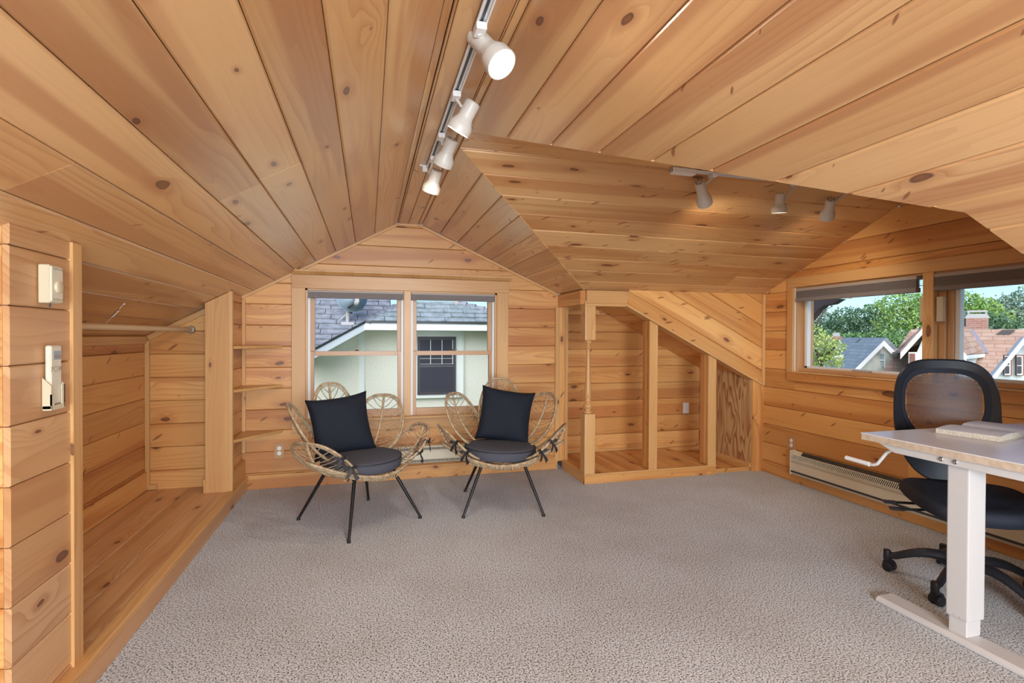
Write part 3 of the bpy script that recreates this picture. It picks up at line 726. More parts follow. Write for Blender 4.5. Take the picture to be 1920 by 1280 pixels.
# the two alarm contact boxes
for yy, lab in ((2.085, 'small beige sensor box left of the window mullion'), (2.000, 'small beige sensor box right of the window mullion')):
    q = MB(); q.box((x0-.004, yy-.018, 1.085), (x0+.018, yy+.014, 1.215)); o = q.build('window_sensor', CREAM, bevel=.003)
    tag(o, 'small cream sensor box ' + ('facing the dormer window view of the grey roof' if yy > 2.05 else 'beside the dormer window view of the brown roof'), 'sensor')
def blind(ya, yb_, lab):
    r_ = tag(root('pleated_blind', (x0, (ya+yb_)/2, 1.25)), lab, 'window shade', 'gathered blinds of the dormer windows')
    yb('head_rail', ya, yb_, 1.315, 1.334, -.016, .018, SHADER, .002, r_)
    q = MB(); n_ = 8
    for i in range(n_): q.box((x0-.016+.003*(i % 2), ya+.002, 1.268+i*.0058), (x0+.016-.003*(i % 2), yb_-.002, 1.2715+i*.0058))
    q.box((x0-.008, ya+.003, 1.266), (x0+.008, yb_-.003, 1.316)); q.build('pleats', SHADE, r_)
    yb('bottom_rail', ya, yb_, 1.245, 1.268, -.019, .018, SHADE, .002, r_)
    m_ = (ya+yb_)/2; q = MB(); q.box((x0-.014, m_-.012, 1.238), (x0-.004, m_+.012, 1.245)); q.build('pull_tab', VINYL, r_)
blind(2.108, 2.925, 'gathered taupe pleated blind above the view of the grey-roofed house')
blind(1.13, 2.018, 'gathered taupe pleated blind above the view of the brown-roofed house')
# unseen window added in the gable behind the camera to suit the fill light
w3 = root('unseen_fill_window', (.25, YR, .4), kind='structure')
box_part('head_casing', (-.78, YR+.001, 1.45), (1.28, YR+.018, 1.53), PINET, w3); box_part('stool', (-.78, YR, .37), (1.28, YR+.04, .40), PINET, w3)
box_part('side_casing', (-.78, YR+.001, .40), (-.70, YR+.018, 1.45), PINET, w3); box_part('side_casing', (1.20, YR+.001, .40), (1.28, YR+.018, 1.45), PINET, w3)
box_part('mullion', (.22, YR-.05, .40), (.28, YR+.012, 1.45), PINET, w3); box_part('meeting_rail', (-.70, YR-.04, .90), (1.20, YR-.01, .93), SASH, w3)

# ------------------------------------------------------------------ baseboard heaters
h1 = tag(root('baseboard_heater', (.49, 3.66, .10)), 'beige baseboard heater under the two-part window', 'heater')
q = MB(); q.box((.16, 3.622, .118), (.83, 3.664, .236)); q.build('casing', BEIGE, h1, bevel=.003)
def grille(par, x0_, x1_, y, za, zb, step=.0085):
    q = MB(); q.box((x0_, y-.001, za), (x1_, y+.003, zb)); d_ = q.build('slot_strip', HOLE, par)
    q = MB(); x = x0_+.004
    while x < x1_: q.box((x, y-.003, za), (x+.0032, y, zb)); x += step
    q.box((x0_, y-.004, za-.002), (x1_, y, za)); q.box((x0_, y-.004, zb), (x1_, y, zb+.002))
    f_ = q.build('fins', BEIGE, par); f_['kind'] = 'stuff'
grille(h1, .17, .82, 3.621, .124, .143); grille(h1, .17, .82, 3.621, .208, .226)
h2 = tag(root('baseboard_heater', (2.80, 1.9, .064)), 'long beige baseboard heater along the wall behind the desk', 'heater')
ya, yb2 = 1.02, 2.912
q = MB(); q.prism([(2.835, ya, .064), (2.80, ya, .064), (2.792, ya, .078), (2.790, ya, .168), (2.812, ya, .200), (2.835, ya, .222)], (0, yb2-ya, 0), (0, 1, 0)); q.build('casing', BEIGE, h2, bevel=.002)
q = MB(); q.prism([(2.8115, ya, .197), (2.829, ya, .2215), (2.8265, ya, .2235), (2.809, ya, .199)], (0, yb2-ya-.07, 0), (0, 1, 0)); q.build('dark_reflector', DARKM, h2)
q = MB(); yy = ya+.05
while yy < yb2-.1: q.lathe([(.003, 0), (.0028, .002)], (2.818, yy, .2115), (-.8, 0, .6), n=8); yy += .085
sc_ = q.build('screws', HOLE, h2); sc_['kind'] = 'stuff'
q = MB(); q.prism([(2.789, ya+.01, .169), (2.8085, ya+.01, .1975), (2.8065, ya+.01, .1990), (2.787, ya+.01, .1705)], (0, yb2-ya-.02, 0), (0, 1, 0)); q.build('slot_strip', HOLE, h2)
q = MB(); yy = ya+.012
while yy < yb2-.012:
    q.prism([(2.7865, yy, .1700), (2.8065, yy, .1990), (2.8045, yy, .2004), (2.7845, yy, .1714)], (0, .0042, 0), (0, 0, 1)); yy += .0115
q.box((2.785, ya, .1685), (2.789, yb2, .1712)); q.box((2.8045, ya, .1985), (2.8085, yb2, .2010))
f_ = q.build('fins', mat('pale_grille', (.74, .68, .55, 1), .45), h2); f_['kind'] = 'stuff'
q = MB(); q.box((2.7895, ya, .080), (2.7915, yb2, .092)); q.build('lower_slot', DARKM, h2)
q = MB(); q.box((2.788, ya, .150), (2.7905, yb2, .1535)); q.build('seam', mat('heater_seam', (.35, .30, .22, 1), .5), h2)
q = MB(); q.box((2.785, yb2-.006, .064), (2.835, yb2, .228)); q.build('end_cap', BEIGE, h2, bevel=.001)

# ------------------------------------------------------------------ outlets and wall controls
def outlet(c, nrm, right, m, lab, s_=1.0):
    c = Vector(c); nrm = Vector(nrm); r_ = tag(root('wall_outlet', c), lab, 'outlet'); u_ = Vector(right)
    def pl(name, w, h, t0, t1, dz, mm, par, bev=0):
        lo = c+nrm*t0-u_*w/2+V(0, 0, dz-h/2); hi = c+nrm*t1+u_*w/2+V(0, 0, dz+h/2)
        q = MB(); q.box([min(a, e) for a, e in zip(lo, hi)], [max(a, e) for a, e in zip(lo, hi)]); return q.build(name, mm, par, bevel=bev)
    p_ = pl('cover_plate', .056*s_, .092*s_, .0, .005, 0, m, r_, .0015)
    for dz in (.0165, -.0165):
        q = MB(); q.lathe([(.0135, 0), (.013, .0015)], c+nrm*.005+V(0, 0, dz), nrm, n=18); k_ = q.build('socket', WHITE, r_)
        q = MB()
        for sx in (-.005, .005): a = c+nrm*.0064+u_*sx+V(0, 0, dz+.002); q.box([min(i, j) for i, j in zip(a-u_*.0009-V(0, 0, .004), a+u_*.0009+nrm*.0006+V(0, 0, .004))], [max(i, j) for i, j in zip(a-u_*.0009-V(0, 0, .004), a+u_*.0009+nrm*.0006+V(0, 0, .004))])
        q.lathe([(.0018, 0), (.0018, .0007)], c+nrm*.0064+V(0, 0, dz-.007), nrm, n=8)
        q.build('slots', HOLE, k_)
outlet((-.563, YB-.001, .243), (0, -1, 0), (1, 0, 0), BRASSP, 'wood-toned wall outlet under the window near the corner shelves', 1.1)
outlet((2.62, 3.879, .392), (0, -1, 0), (1, 0, 0), WHITE, 'white wall outlet at the back of the closet')
outlet((XW-.001, 2.96, .264), (-1, 0, 0), (0, 1, 0), BRASSP, 'wood-toned wall outlet above the long baseboard heater', 1.1)
# thermostat
th = tag(root('thermostat', (-.775, 1.555, 1.077)), 'cream wall thermostat with a round dial beside the alcove', 'thermostat')
q = MB(); q.box((-.779, 1.530, 1.077), (-.755, 1.582, 1.172)); q.build('housing', CREAM, th, bevel=.003)
q = MB(); q.box((-.756, 1.533, 1.081), (-.7515, 1.582, 1.168)); q.build('front_panel', mat('ivory_plastic', (.66, .61, .47, 1), .4), th, bevel=.0015)
q = MB(); q.lathe([(.0155, 0), (.0145, .005), (.0125, .006)], (-.7515, 1.560, 1.118), (1, 0, 0), n=24); q.build('dial', CREAM, th, smooth=True, auto=.7)
q = MB()
for i in range(5):
    for zz in (1.084, 1.160): q.prism([(-.7512, 1.539+i*.0085, zz), (-.7512, 1.5415+i*.0085, zz), (-.7512, 1.5445+i*.0085, zz+.005), (-.7512, 1.542+i*.0085, zz+.005)], (.0008, 0, 0))
q.build('vents', mat('vent_shadow', (.30, .25, .17, 1), .7), th)['kind'] = 'stuff'
q = MB(); q.box((-.766, 1.550, 1.067), (-.763, 1.5525, 1.077)); q.build('lever', DARKM, th)
# remote control in its holder
rm = tag(root('fan_remote', (-.775, 1.575, .82)), 'slim white remote control with grey lettering under the thermostat', 'remote control')
q = MB(); q.box((-.7775, 1.553, .823), (-.7635, 1.600, .972)); q.build('body', mat('remote_white', (.66, .60, .47, 1), .3, coat=.4), rm, bevel=.004)
q = MB(); q.box((-.7637, 1.562, .936), (-.7630, 1.594, .958)); q.build('display', mat('display_blue', (.28, .33, .36, 1), .3), rm)
q = MB(); q.box((-.7634, 1.566, .940), (-.7625, 1.597, .947)); q.build('button', mat('button_grey', (.30, .26, .22, 1), .5), rm)
cu = bpy.data.curves.new('lettering', 'FONT'); cu.body = 'POW'; cu.size = .026; cu.extrude = .0003; cu.align_x = 'CENTER'
to = bpy.data.objects.new('lettering', cu); me_ = bpy.data.meshes.new_from_object(to); bpy.data.objects.remove(to)
me_.materials.clear(); me_.materials.append(mat('lettering_grey', (.34, .29, .22, 1), .5))
lt = bpy.data.objects.new('lettering', me_); C.objects.link(lt); lt.parent = rm
lt.location = V(-.7632, 1.578, .905)*S-Vector(rm['_org']); lt.rotation_euler = (PI/2, 0, PI/2)
rh = tag(root('remote_holder', (-.779, 1.575, .812)), 'cream plastic holder gripping the remote control on the wall', 'holder')
q = MB(); q.box((-.7795, 1.547, .814), (-.7778, 1.606, .880)); q.build('back_plate', CREAM, rh)
for ya_ in (1.546, 1.6025): q = MB(); q.prism([(-.779, ya_, .814), (-.760, ya_, .814), (-.760, ya_, .872), (-.779, ya_, .892)], (0, .004, 0)); q.build('side_wall', CREAM, rh)
q = MB(); q.box((-.779, 1.546, .810), (-.760, 1.6065, .822)); q.build('bottom_wall', CREAM, rh, bevel=.001)
for y0_, y1_, z_ in ((1.546, 1.560, .850), (1.594, 1.6065, .872)):
    q = MB(); q.box((-.7625, y0_, .822), (-.760, y1_, z_)); q.build('front_lip', CREAM, rh)

# ------------------------------------------------------------------ alcove: hanging rod, turnbuckle, corner shelves
rd = tag(root('hanging_rod', (-1.02, 2.6, 1.02)), 'pale wooden hanging rod under the slope of the alcove', 'rod')
q = MB(); q.tube([(-1.02, 1.46, 1.030), (-1.02, 3.485, 1.030)], .0135, 14); q.build('pole', mat('dowel', (.62, .44, .26, 1), .5), rd, smooth=True, auto=.7)
q = MB(); q.lathe([(.024, 0), (.024, .004), (.019, .012), (.019, .022), (.015, .022)], (-1.02, 3.498, 1.030), (0, -1, 0), n=18); q.build('flange', STEEL, rd, smooth=True, auto=.6)
tb = tag(root('turnbuckle', (-1.02, 2.5, 1.04)), 'small steel turnbuckle hooking the hanging rod to the slope', 'turnbuckle')
a, c = V(-1.02, 2.455, 1.048), V(-.985, 2.52, 1.128); d_ = (c-a).normalized(); sd = d_.cross(V(0, 0, 1)).normalized()
p1, p2 = a+(c-a)*.28, a+(c-a)*.72
q = MB()
for s_ in (-.005, .005): q.tube([p1, p1+(p2-p1)*.2+sd*s_*1.2, p1+(p2-p1)*.8+sd*s_*1.2, p2], .0018, 6)
q.build('buckle_body', STEEL, tb)
q = MB(); q.tube([a+V(0, 0, 0)+d_*.01, p1+(p2-p1)*.3], .0014, 6); q.tube([a+V(0, .006*math.cos(t), .006*math.sin(t)) for t in [2*PI*k/12 for k in range(12)]], .0014, 6, closed=True); q.build('lower_eye', STEEL, tb)
q = MB(); q.tube([p2-(p2-p1)*.3, c], .0014, 6); q.tube([c+V(.0, .007*math.cos(t), .007*math.sin(t)) for t in [-2.2+4.2*k/10 for k in range(11)]], .0014, 6); q.tube([c+V(0, -.004, .004), V(-.985, 2.49, zl(-.985)-.0)], .0014, 6); q.build('upper_hook', STEEL, tb)
for i, (z, lab) in enumerate(((.925, 'topmost triangular pine corner shelf beside the window'), (.668, 'middle triangular pine corner shelf beside the window'), (.372, 'lowest triangular pine corner shelf beside the window'))):
    q = MB(); q.prism([(-.783, 3.664, z-.007), (-.54, 3.664, z-.007), (-.762, 3.372, z-.007), (-.783, 3.372, z-.007)], (0, 0, .017), (.6, -.8, 0)); o = q.build('corner_shelf', PINET, bevel=.002)
    tag(o, lab, 'shelf', 'corner shelves')

# ------------------------------------------------------------------ track lights
def track(name, a, c, lab):
    a, c = Vector(a), Vector(c); r_ = tag(root(name, (a+c)/2), lab, 'light track'); u_ = (c-a).normalized(); s_ = V(0, 0, 1).cross(u_)
    q = MB(); w, h_ = .0135, .012
    for t in (-1, 1): q.prism([a+s_*t*w, a+s_*t*(w-.004), c+s_*t*(w-.004), c+s_*t*w], (0, 0, -h_), u_)
    q.prism([a-s_*w, a+s_*w, c+s_*w, c-s_*w], (0, 0, -.004), u_); q.build('rail', WHITE, r_)
    q = MB(); q.prism([a-s_*.0035, a+s_*.0035, c+s_*.0035, c-s_*.0035], (0, 0, -.006), u_); q.build('conductor_slot', DARKM, r_)
    return r_
TZ = RZ-.0012
t1 = track('light_track', (.266, 2.40, TZ), (.266, -1.7, TZ), 'white ceiling light track along the ridge')
q = MB(); q.box((.222, 2.385, TZ-.005), (.262, 2.405, TZ)); q.box((.236, 2.388, TZ-.030), (.258, 2.392, TZ-.005)); q.build('end_bracket', WHITE, t1)
DT = DZ-.0012
t2 = track('light_track', (1.43, 2.10, DT), (2.62, 2.10, DT), 'white ceiling light track along the dormer ridge')
q = MB(); q.box((1.335, 2.084, DT-.026), (1.455, 2.118, DT)); q.build('feed_box', WHITE, t2, bevel=.003)
q = MB(); q.tube([(1.3345, 2.092, DT-.020), (1.3345, 2.092, DT-.008), (1.3345, 2.108, DT-.008), (1.3345, 2.108, DT-.020)], .0015, 5); q.build('knockout', HOLE, t2)
BUL = []
def head(anchor, rear, lens, lab, grp, sc=1.0, power=None, on=True):
    """lamp head: anchor on the track, rear end and lens centre"""
    anchor, rear, lens = Vector(anchor), Vector(rear), Vector(lens)
    r_ = tag(root('track_lamp', anchor), lab, 'lamp', grp)
    ax = (lens-rear).normalized(); L_ = (lens-rear).length; R0, R1 = .0255*sc, .0400*sc
    pr = [(R0*.45, 0), (R0*.86, .0015), (R0, .006), (R0, L_*.50), (R0*1.06, L_*.56), (R1*.93, L_*.74), (R1, L_*.80), (R1, L_), (R1*.93, L_), (R1*.90, L_*.90), (R1*.6, L_*.70)]
    q = MB(); q.lathe(pr[:-1], rear, ax, n=28, caps=(1, 0)); o = q.build('shade', LAMPW, r_, smooth=True, auto=.6)
    q = MB(); q.lathe([(R1*.91, L_*.93), (R1*.80, L_*.80), (R1*.62, L_*.70)], rear, ax, n=24, caps=(0, 1)); q.build('reflector', mat('reflector', (.8, .78, .74, 1), .3), r_, smooth=True)
    q = MB(); q.lathe([(R1*.30, L_*.72), (R1*.78, L_*.84), (R1*.74, L_*.875), (.001, L_*.89)], rear, ax, n=24); q.build('bulb', BULB if on else WHITE, r_, smooth=True)
    q = MB()
    for k in range(6):
        t = 2*PI*k/6; e1 = ax.orthogonal().normalized(); e2 = ax.cross(e1); q.lathe([(.0028, 0), (.0028, .0008)], rear+(e1*math.cos(t)+e2*math.sin(t))*R0*.62-ax*.0002, -ax, n=8)
    q.build('vent_holes', HOLE, r_)['kind'] = 'stuff'
    # adapter and swivel arm
    q = MB(); q.box(anchor+V(-.013, -.022, -.026), anchor+V(.013, .022, -.008)); q.build('adapter', WHITE, r_, bevel=.002)
    mid_ = rear+ax*L_*.30; up = (anchor-mid_); side = up-ax*up.dot(ax)
    side = side.normalized() if side.length > 1e-4 else ax.orthogonal(); at = mid_+side*R0
    q = MB(); q.tube([anchor+V(0, 0, -.024), anchor+(at-anchor)*.5+V(0, 0, -.012), at+side*.004, at-side*.004], [.0085, .0075, .0075, .007], 10, flat=.6); q.build('swivel_arm', LAMPW, r_)
    if on:
        p = lens+ax*.012
        light('SPOT', 'lamp_beam', p, (power or LAMP_W), (1, .90, .76), direction=ax, spot_size=math.radians(125), spot_blend=.9, shadow_soft_size=.035)
    return r_
G1 = 'lamp heads on the ridge track'
head((.266, 1.27, TZ), at_y(890, 66, 1.335), at_y(941, 121, 1.262), 'glowing track lamp facing the viewer, first on the ridge', G1)
head((.266, 1.640, TZ), at_y(888, 190, 1.64), at_y(858, 247, 1.675), 'second ridge track lamp, turned down with a rim of light', G1)
head((.266, 1.99, TZ), at_y(848, 260, 1.985), at_y(829, 309, 2.045), 'third ridge track lamp, seen from its grey back', G1)
head((.266, 2.25, TZ), at_y(819, 318, 2.26), at_y(807, 359, 2.31), 'creamy lit track lamp hanging at the far end of the ridge', G1)
G2 = 'lamp heads on the dormer track'
head((1.555, 2.10, DT), at_y(1311, 341, 2.10), at_y(1322, 382, 2.17), 'first dormer track lamp beside the white feed box', G2, .9)
head((2.03, 2.10, DT), at_y(1463, 362, 2.11), at_y(1461, 399, 2.125), 'glowing middle lamp of the dormer track', G2, .9)
head((2.36, 2.10, DT), at_y(1558, 373, 2.11), at_y(1550, 408, 2.18), 'last dormer track lamp near the window wall', G2, .9)
head((.266, .45, TZ), (.27, .47, 1.71), (.35, .42, 1.62), 'unseen track lamp added above the viewer as fill light', G1, power=LAMP_W*1.2)  # out-of-view head added to brighten the room from overhead
head((.266, -.5, TZ), (.27, -.48, 1.71), (.30, -.40, 1.62), 'unseen track lamp added behind the viewer as fill light', G1, power=LAMP_W*1.2)  # another out-of-view head, added for fill from behind the camera
# ------------------------------------------------------------------ rattan petal chairs (own frame in metres, facing -y)
def bez(a, b_, c, t): return a*(1-t)**2 + b_*2*t*(1-t) + c*t*t
def make_chair(name, loc, rz, lab, grp, leg_k=1.0):
    r_ = tag(root(name, loc, rz=rz, local=True), lab, 'chair', grp)
    rnd = random.Random(5)
    def surf(phi, prof, s, t):
        """point of a petal: t from its foot to its tip, s metres to the side; the sides curl towards the sitter"""
        (r0, z0), (rc, zc_), (r1, z1) = prof
        r = bez(r0, rc, r1, t); z = bez(z0, zc_, z1, t)
        dr, dz = (rc-r0)*(1-t)+(r1-rc)*t, (zc_-z0)*(1-t)+(z1-zc_)*t; L_ = math.hypot(dr, dz)
        k_ = 1.15*s*s; r2 = r-k_*dz/L_; z2 = z+k_*dr/L_
        return V(r2*math.sin(phi)+s*math.cos(phi), r2*math.cos(phi)-s*math.sin(phi), z2)
    #            azimuth, half width, profile (r,z): base, control, tip
    pb, ps_, pa = ((.13, .38), (.33, .48), (.385, .905)), ((.14, .40), (.37, .47), (.455, .800)), ((.14, .350), (.40, .335), (.475, .605))
    pet = [(0, .185, pb, 0), (math.radians(57), .205, ps_, 0), (math.radians(-57), .205, ps_, 0), (math.radians(106), .235, pa, 0), (math.radians(-106), .235, pa, 0)]
    for phi, w, prof, _ in pet:
        arm = abs(phi) > 1.6
        def outline(th):
            t = .5-.5*math.cos(th)
            sd_ = math.sin(th)**.72 if math.sin(th) > 0 else -((-math.sin(th))**.72)
            return sd_*w*(.86+.14*t), .02+.98*t
        q = MB(1.0); n = 44; P = []
        for k in range(n):
            th = 2*PI*k/n; s_, t_ = outline(th); P.append(surf(phi, prof, s_, t_))
        q.tube(P, .0085, 7, closed=True)
        P2 = []
        for k in range(n):
            th = 2*PI*k/n; s_, t_ = outline(th); p_ = surf(phi, prof, s_*.915, .5+(t_-.5)*.95); P2.append(p_+V(0, 0, .002))
        q.tube(P2, .0045, 6, closed=True)
        o = q.build('petal_rim', RATT, r_, smooth=True)
        q = MB(1.0); q.tube([surf(phi, prof, 0, k/12) for k in range(13)], .0085, 7); q.build('petal_spine', RATT, r_, smooth=True)
        q = MB(1.0)
        m_ = 15
        for i in range(m_):
            t0 = .03+.88*i/(m_-1)
            for sg in (-1, 1):
                # end of the vein on the rim
                tt = min(t0+.13, .985); th = math.acos(1-2*(tt-.02)/.98); s1, t1_ = outline(th)
                pts = []
                for k in range(6):
                    f_ = k/5; s_ = sg*s1*f_; t_ = t0+(t1_-t0)*(f_**1.6) + .02*math.sin(PI*f_)*(-1 if i % 2 else 1)*.4
                    p_ = surf(phi, prof, s_, t_); pts.append(p_)
                q.tube(pts, .0030, 5, cap=False)
        q.build('petal_veins', RATT, r_, smooth=True)
    # hoops under the seat and front rail
    q = MB(1.0)
    for R_, z, rr in ((.20, .335, .009), (.235, .350, .007), (.13, .325, .006)):
        q.tube([V(R_*math.sin(2*PI*k/36), R_*math.cos(2*PI*k/36), z) for k in range(36)], rr, 6, closed=True)
    for k in range(10):
        a = 2*PI*k/10; q.tube([V(.02*math.sin(a), .02*math.cos(a), .322), V(.235*math.sin(a), .235*math.cos(a), .348)], .005, 5)
    q.build('seat_hoops', RATT, r_, smooth=True)
    q = MB(1.0)
    for k_, (R_, dz, rr) in enumerate(((.300, .0, .010), (.288, -.014, .008), (.272, -.026, .008))):
        P = []
        for k in range(26):
            a = math.radians(104+152*k/25); u_ = abs(k/25-.5)*2
            P.append(V((R_+.165*u_**2.4)*math.sin(a), (R_+.165*u_**2.4)*math.cos(a)*(1-.06*u_), .352+dz+.135*u_**2.2))
        q.tube(P, rr, 7)
    q.build('front_rail', RATT, r_, smooth=True)
    q = MB(1.0)
    for k in range(15):
        a = math.radians(128+104*k/14); P = [V(.20*math.sin(a), .20*math.cos(a), .335), V(.25*math.sin(a), .25*math.cos(a), .322), V(.302*math.sin(a), .302*math.cos(a), .348)]
        q.tube(P, .0045, 5)
    for k in range(9):
        a = math.radians(160+40*k/8); q.tube([V((.300+.012*math.cos(t))*math.sin(a), (.300+.012*math.cos(t))*math.cos(a), .345+.022*math.sin(t)) for t in [2*PI*j/8 for j in range(8)]], .0028, 4, closed=True)
    q.build('front_weave', RATT, r_, smooth=True)
    for sx in (-1, 1):
        for sy in (-1, 1):
            q = MB(1.0); a, c = V(sx*.150, sy*.165, .335), V(sx*.272*leg_k, sy*.300, .012)
            q.tube([a, a+(c-a)*.5, c], [.0125, .0110, .0085], 12); q.lathe([(.0125, 0), (.0105, .016)], (c.x, c.y, 0), n=12)
            q.build('leg', BLACKM, r_, smooth=True, auto=.7)
    # ribbons tied round the arm rims
    for phi, w, prof, _ in pet[3:]:
        for th in (PI*.50, PI*.68):
            s_, t_ = ((math.sin(th)**.72)*w*(.86+.14*(.5-.5*math.cos(th))), .02+.98*(.5-.5*math.cos(th)))
            sg = 1 if phi > 0 else -1; p_ = surf(phi, prof, s_*sg, t_); out = V(p_.x, p_.y, 0).normalized(); tn = V(-out.y, out.x, 0)
            q = MB(1.0); q.tube([p_+tn*.006+out*.013*math.cos(t)+V(0, 0, .013*math.sin(t)) for t in [2*PI*j/10 for j in range(10)]], .004, 5, closed=True)
            q.tube([p_+tn*-.004+out*.013*math.cos(t)+V(0, 0, .013*math.sin(t)) for t in [2*PI*j/10 for j in range(10)]], .004, 5, closed=True)
            kn_ = p_+out*.016
            q.lathe([(.002, -.007), (.009, 0), (.002, .007)], kn_, tn, n=8)
            for d1 in (tn*.8+V(0, 0, .25), -tn*.8+V(0, 0, .1)):       # loops
                e = kn_+d1*.035+out*.012; up_ = V(0, 0, .010)
                q.mesh([kn_, e+up_*1.2, e+d1*.02, e-up_*1.1, kn_-up_*.4, kn_+out*.004, e+up_*1.2+out*.006, e+d1*.02+out*.008, e-up_*1.1+out*.006, kn_-up_*.4+out*.004], [(0, 1, 2, 3, 4), (9, 8, 7, 6, 5), (0, 5, 6, 1), (1, 6, 7, 2), (2, 7, 8, 3), (3, 8, 9, 4)])
            for sgn, ln_ in ((1, .085), (-1, .075)):                     # tails
                d1 = (tn*.45*sgn+out*.25+V(0, 0, -1)).normalized(); sd_ = (d1.cross(out)).normalized()*.011
                a, m2, e = kn_, kn_+d1*ln_*.5+out*.006, kn_+d1*ln_
                q.mesh([a-sd_*.4, a+sd_*.4, m2+sd_*.9, m2-sd_*.9, e+sd_*1.1, e-sd_*1.1+V(0, 0, .012), a-sd_*.4+out*.0015, a+sd_*.4+out*.0015, m2+sd_*.9+out*.0015, m2-sd_*.9+out*.0015, e+sd_*1.1+out*.0015, e-sd_*1.1+V(0, 0, .012)+out*.0015],
                       [(0, 1, 2, 3), (3, 2, 4, 5), (9, 8, 7, 6), (11, 10, 8, 9), (0, 3, 9, 6), (3, 5, 11, 9), (1, 7, 8, 2), (2, 8, 10, 4), (4, 10, 11, 5)])
            q.build('ribbon', RIB, r_)
    return r_
def seat_cushion(loc, rz, lab):
    r_ = tag(root('seat_cushion', loc, rz=rz, local=True), lab, 'cushion', 'round seat cushions')
    pr = [(.235, 0), (.258, .006), (.264, .020), (.266, .045), (.263, .068)]
    q = MB(1.0); q.lathe(pr, (0, 0, 0), n=48); q.build('side_panel', CUSH, r_, smooth=True, auto=.9)
    q = MB(1.0); q.lathe([(.262, .066), (.257, .074), (.235, .081), (.17, .086), (.08, .089), (.01, .090)], (0, 0, 0), n=48); q.build('top_panel', CUSH, r_, smooth=True, auto=.9)
    q = MB(1.0); q.tube([V(.264*math.cos(2*PI*k/48), .264*math.sin(2*PI*k/48), .069) for k in range(48)], .0035, 6, closed=True); q.build('piping', RIB, r_, smooth=True)
    return r_
def pillow(loc, M, lab, size=.43, th=.075):
    """cushion cover: a square that pinches to its corners; M turns it (local x,y in plane, z thickness)"""
    n = 22; vs = []; fs = []
    for side in (1, -1):
        for j in range(n+1):
            for i in range(n+1):
                u_, v_ = 2*i/n-1, 2*j/n-1
                pin = 1-.10*(1-abs(v_)**2.2)*abs(u_)**2.5; pin2 = 1-.10*(1-abs(u_)**2.2)*abs(v_)**2.5
                h_ = (max(0, (1-u_**4))*max(0, (1-v_**4)))**.45
                h_ *= 1+.10*math.sin(3.1*u_+1.2)*math.cos(2.3*v_)
                p_ = V(u_*pin*size/2, v_*pin2*size/2, side*h_*th + .006*math.sin(4*u_+2*v_))
                vs.append(p_)
    for s_ in range(2):
        o_ = s_*(n+1)**2
        for j in range(n):
            for i in range(n):
                a = o_+j*(n+1)+i; f_ = (a, a+1, a+n+2, a+n+1); fs.append(f_ if s_ == 0 else f_[::-1])
    b_ = MB(1.0); b_.mesh([M @ p for p in vs], fs); o = b_.build('throw_pillow', PILL, smooth=True)
    bm = bmesh.new(); bm.from_mesh(o.data); bmesh.ops.remove_doubles(bm, verts=bm.verts, dist=.0008); bm.to_mesh(o.data); bm.free()
    base = o.location.copy(); o.location = Vector(loc)*S+base
    return tag(o, lab, 'pillow', 'dark square throw pillows')
def face_rot(d): return math.atan2(d[0], -d[1])        # turns -y to d
c1 = make_chair('rattan_chair', (-.045, 2.935, 0), face_rot((.57, -.82)), 'petal-backed rattan chair with black ribbons in front of the left window half', 'rattan petal chairs', 1.02)
c1['label'] = 'petal-backed rattan chair angled towards the closet, nearer the corner shelves'
c2 = copy_tree(c1); c2.location = V(.770, 3.0, 0)*S; c2.rotation_euler = (0, 0, face_rot((-.20, -.98)))
c2['label'] = 'petal-backed rattan chair facing the room, nearer the turned post'
seat_cushion((-.035, 2.915, .292), 0, 'round charcoal seat cushion on the rattan chair nearer the shelves').rotation_euler = (.02, .0, 0)
s2_ = seat_cushion((.755, 2.985, .292), .6, 'round charcoal seat cushion on the rattan chair nearer the turned post'); s2_.rotation_euler = (.02, .03, .6)
def pm(yaw, lean, roll, flip=1):
    return (Matrix.Rotation(yaw, 4, 'Z') @ Matrix.Rotation(PI/2+lean, 4, 'X') @ Matrix.Rotation(roll, 4, 'Z'))
pillow((-.145, 3.035, .500), pm(math.radians(16), math.radians(-14), math.radians(6)), 'dark square pillow leaning to one side on the chair nearer the shelves', .425)
pillow((.825, 3.130, .505), pm(math.radians(-10), math.radians(-14), math.radians(-9)), 'dark square pillow upright on the chair nearer the turned post', .425)

# ------------------------------------------------------------------ desk
dk = tag(root('standing_desk', (2.35, 1.255, 0)), 'white standing desk with a hand crank and T-shaped metal foot', 'desk')
q = MB(); q.box((1.845, .950, .606), (2.79, 1.575, .6295)); q.build('tabletop_core', BIRCH, dk)
q = MB(); q.box((1.843, .948, .6295), (2.79, 1.577, .632)); q.build('tabletop', DESKW, dk, bevel=.0006)
q = MB(); q.prism([(1.858, 1.525, .606), (1.858, 1.455, .578), (1.858, 1.055, .578), (1.858, .985, .606)], (.055, 0, 0), (0, 1, 0)); q.build('side_beam', DESKM, dk, bevel=.002)
q = MB(); q.box((1.90, 1.285, .572), (2.72, 1.325, .604)); q.box((1.90, 1.185, .572), (2.72, 1.225, .604)); q.build('crossbar', DESKM, dk, bevel=.002)
for yy, zz in ((1.292, .593), (1.248, .593)):
    q = MB(); q.lathe([(.0075, 0), (.0075, .003), (.006, .0045), (.003, .0045), (.003, .002)], (1.858, yy, zz), (-1, 0, 0), n=18); q.build('bolt', STEEL, dk, smooth=True, auto=.6)
q = MB(); q.box((1.880, 1.222, .072), (1.958, 1.288, .580)); q.build('leg_outer_tube', DESKM, dk, bevel=.005)
q = MB(); q.box((1.886, 1.227, .018), (1.950, 1.283, .073)); q.build('leg_inner_tube', DESKM, dk, bevel=.003)
q = MB()
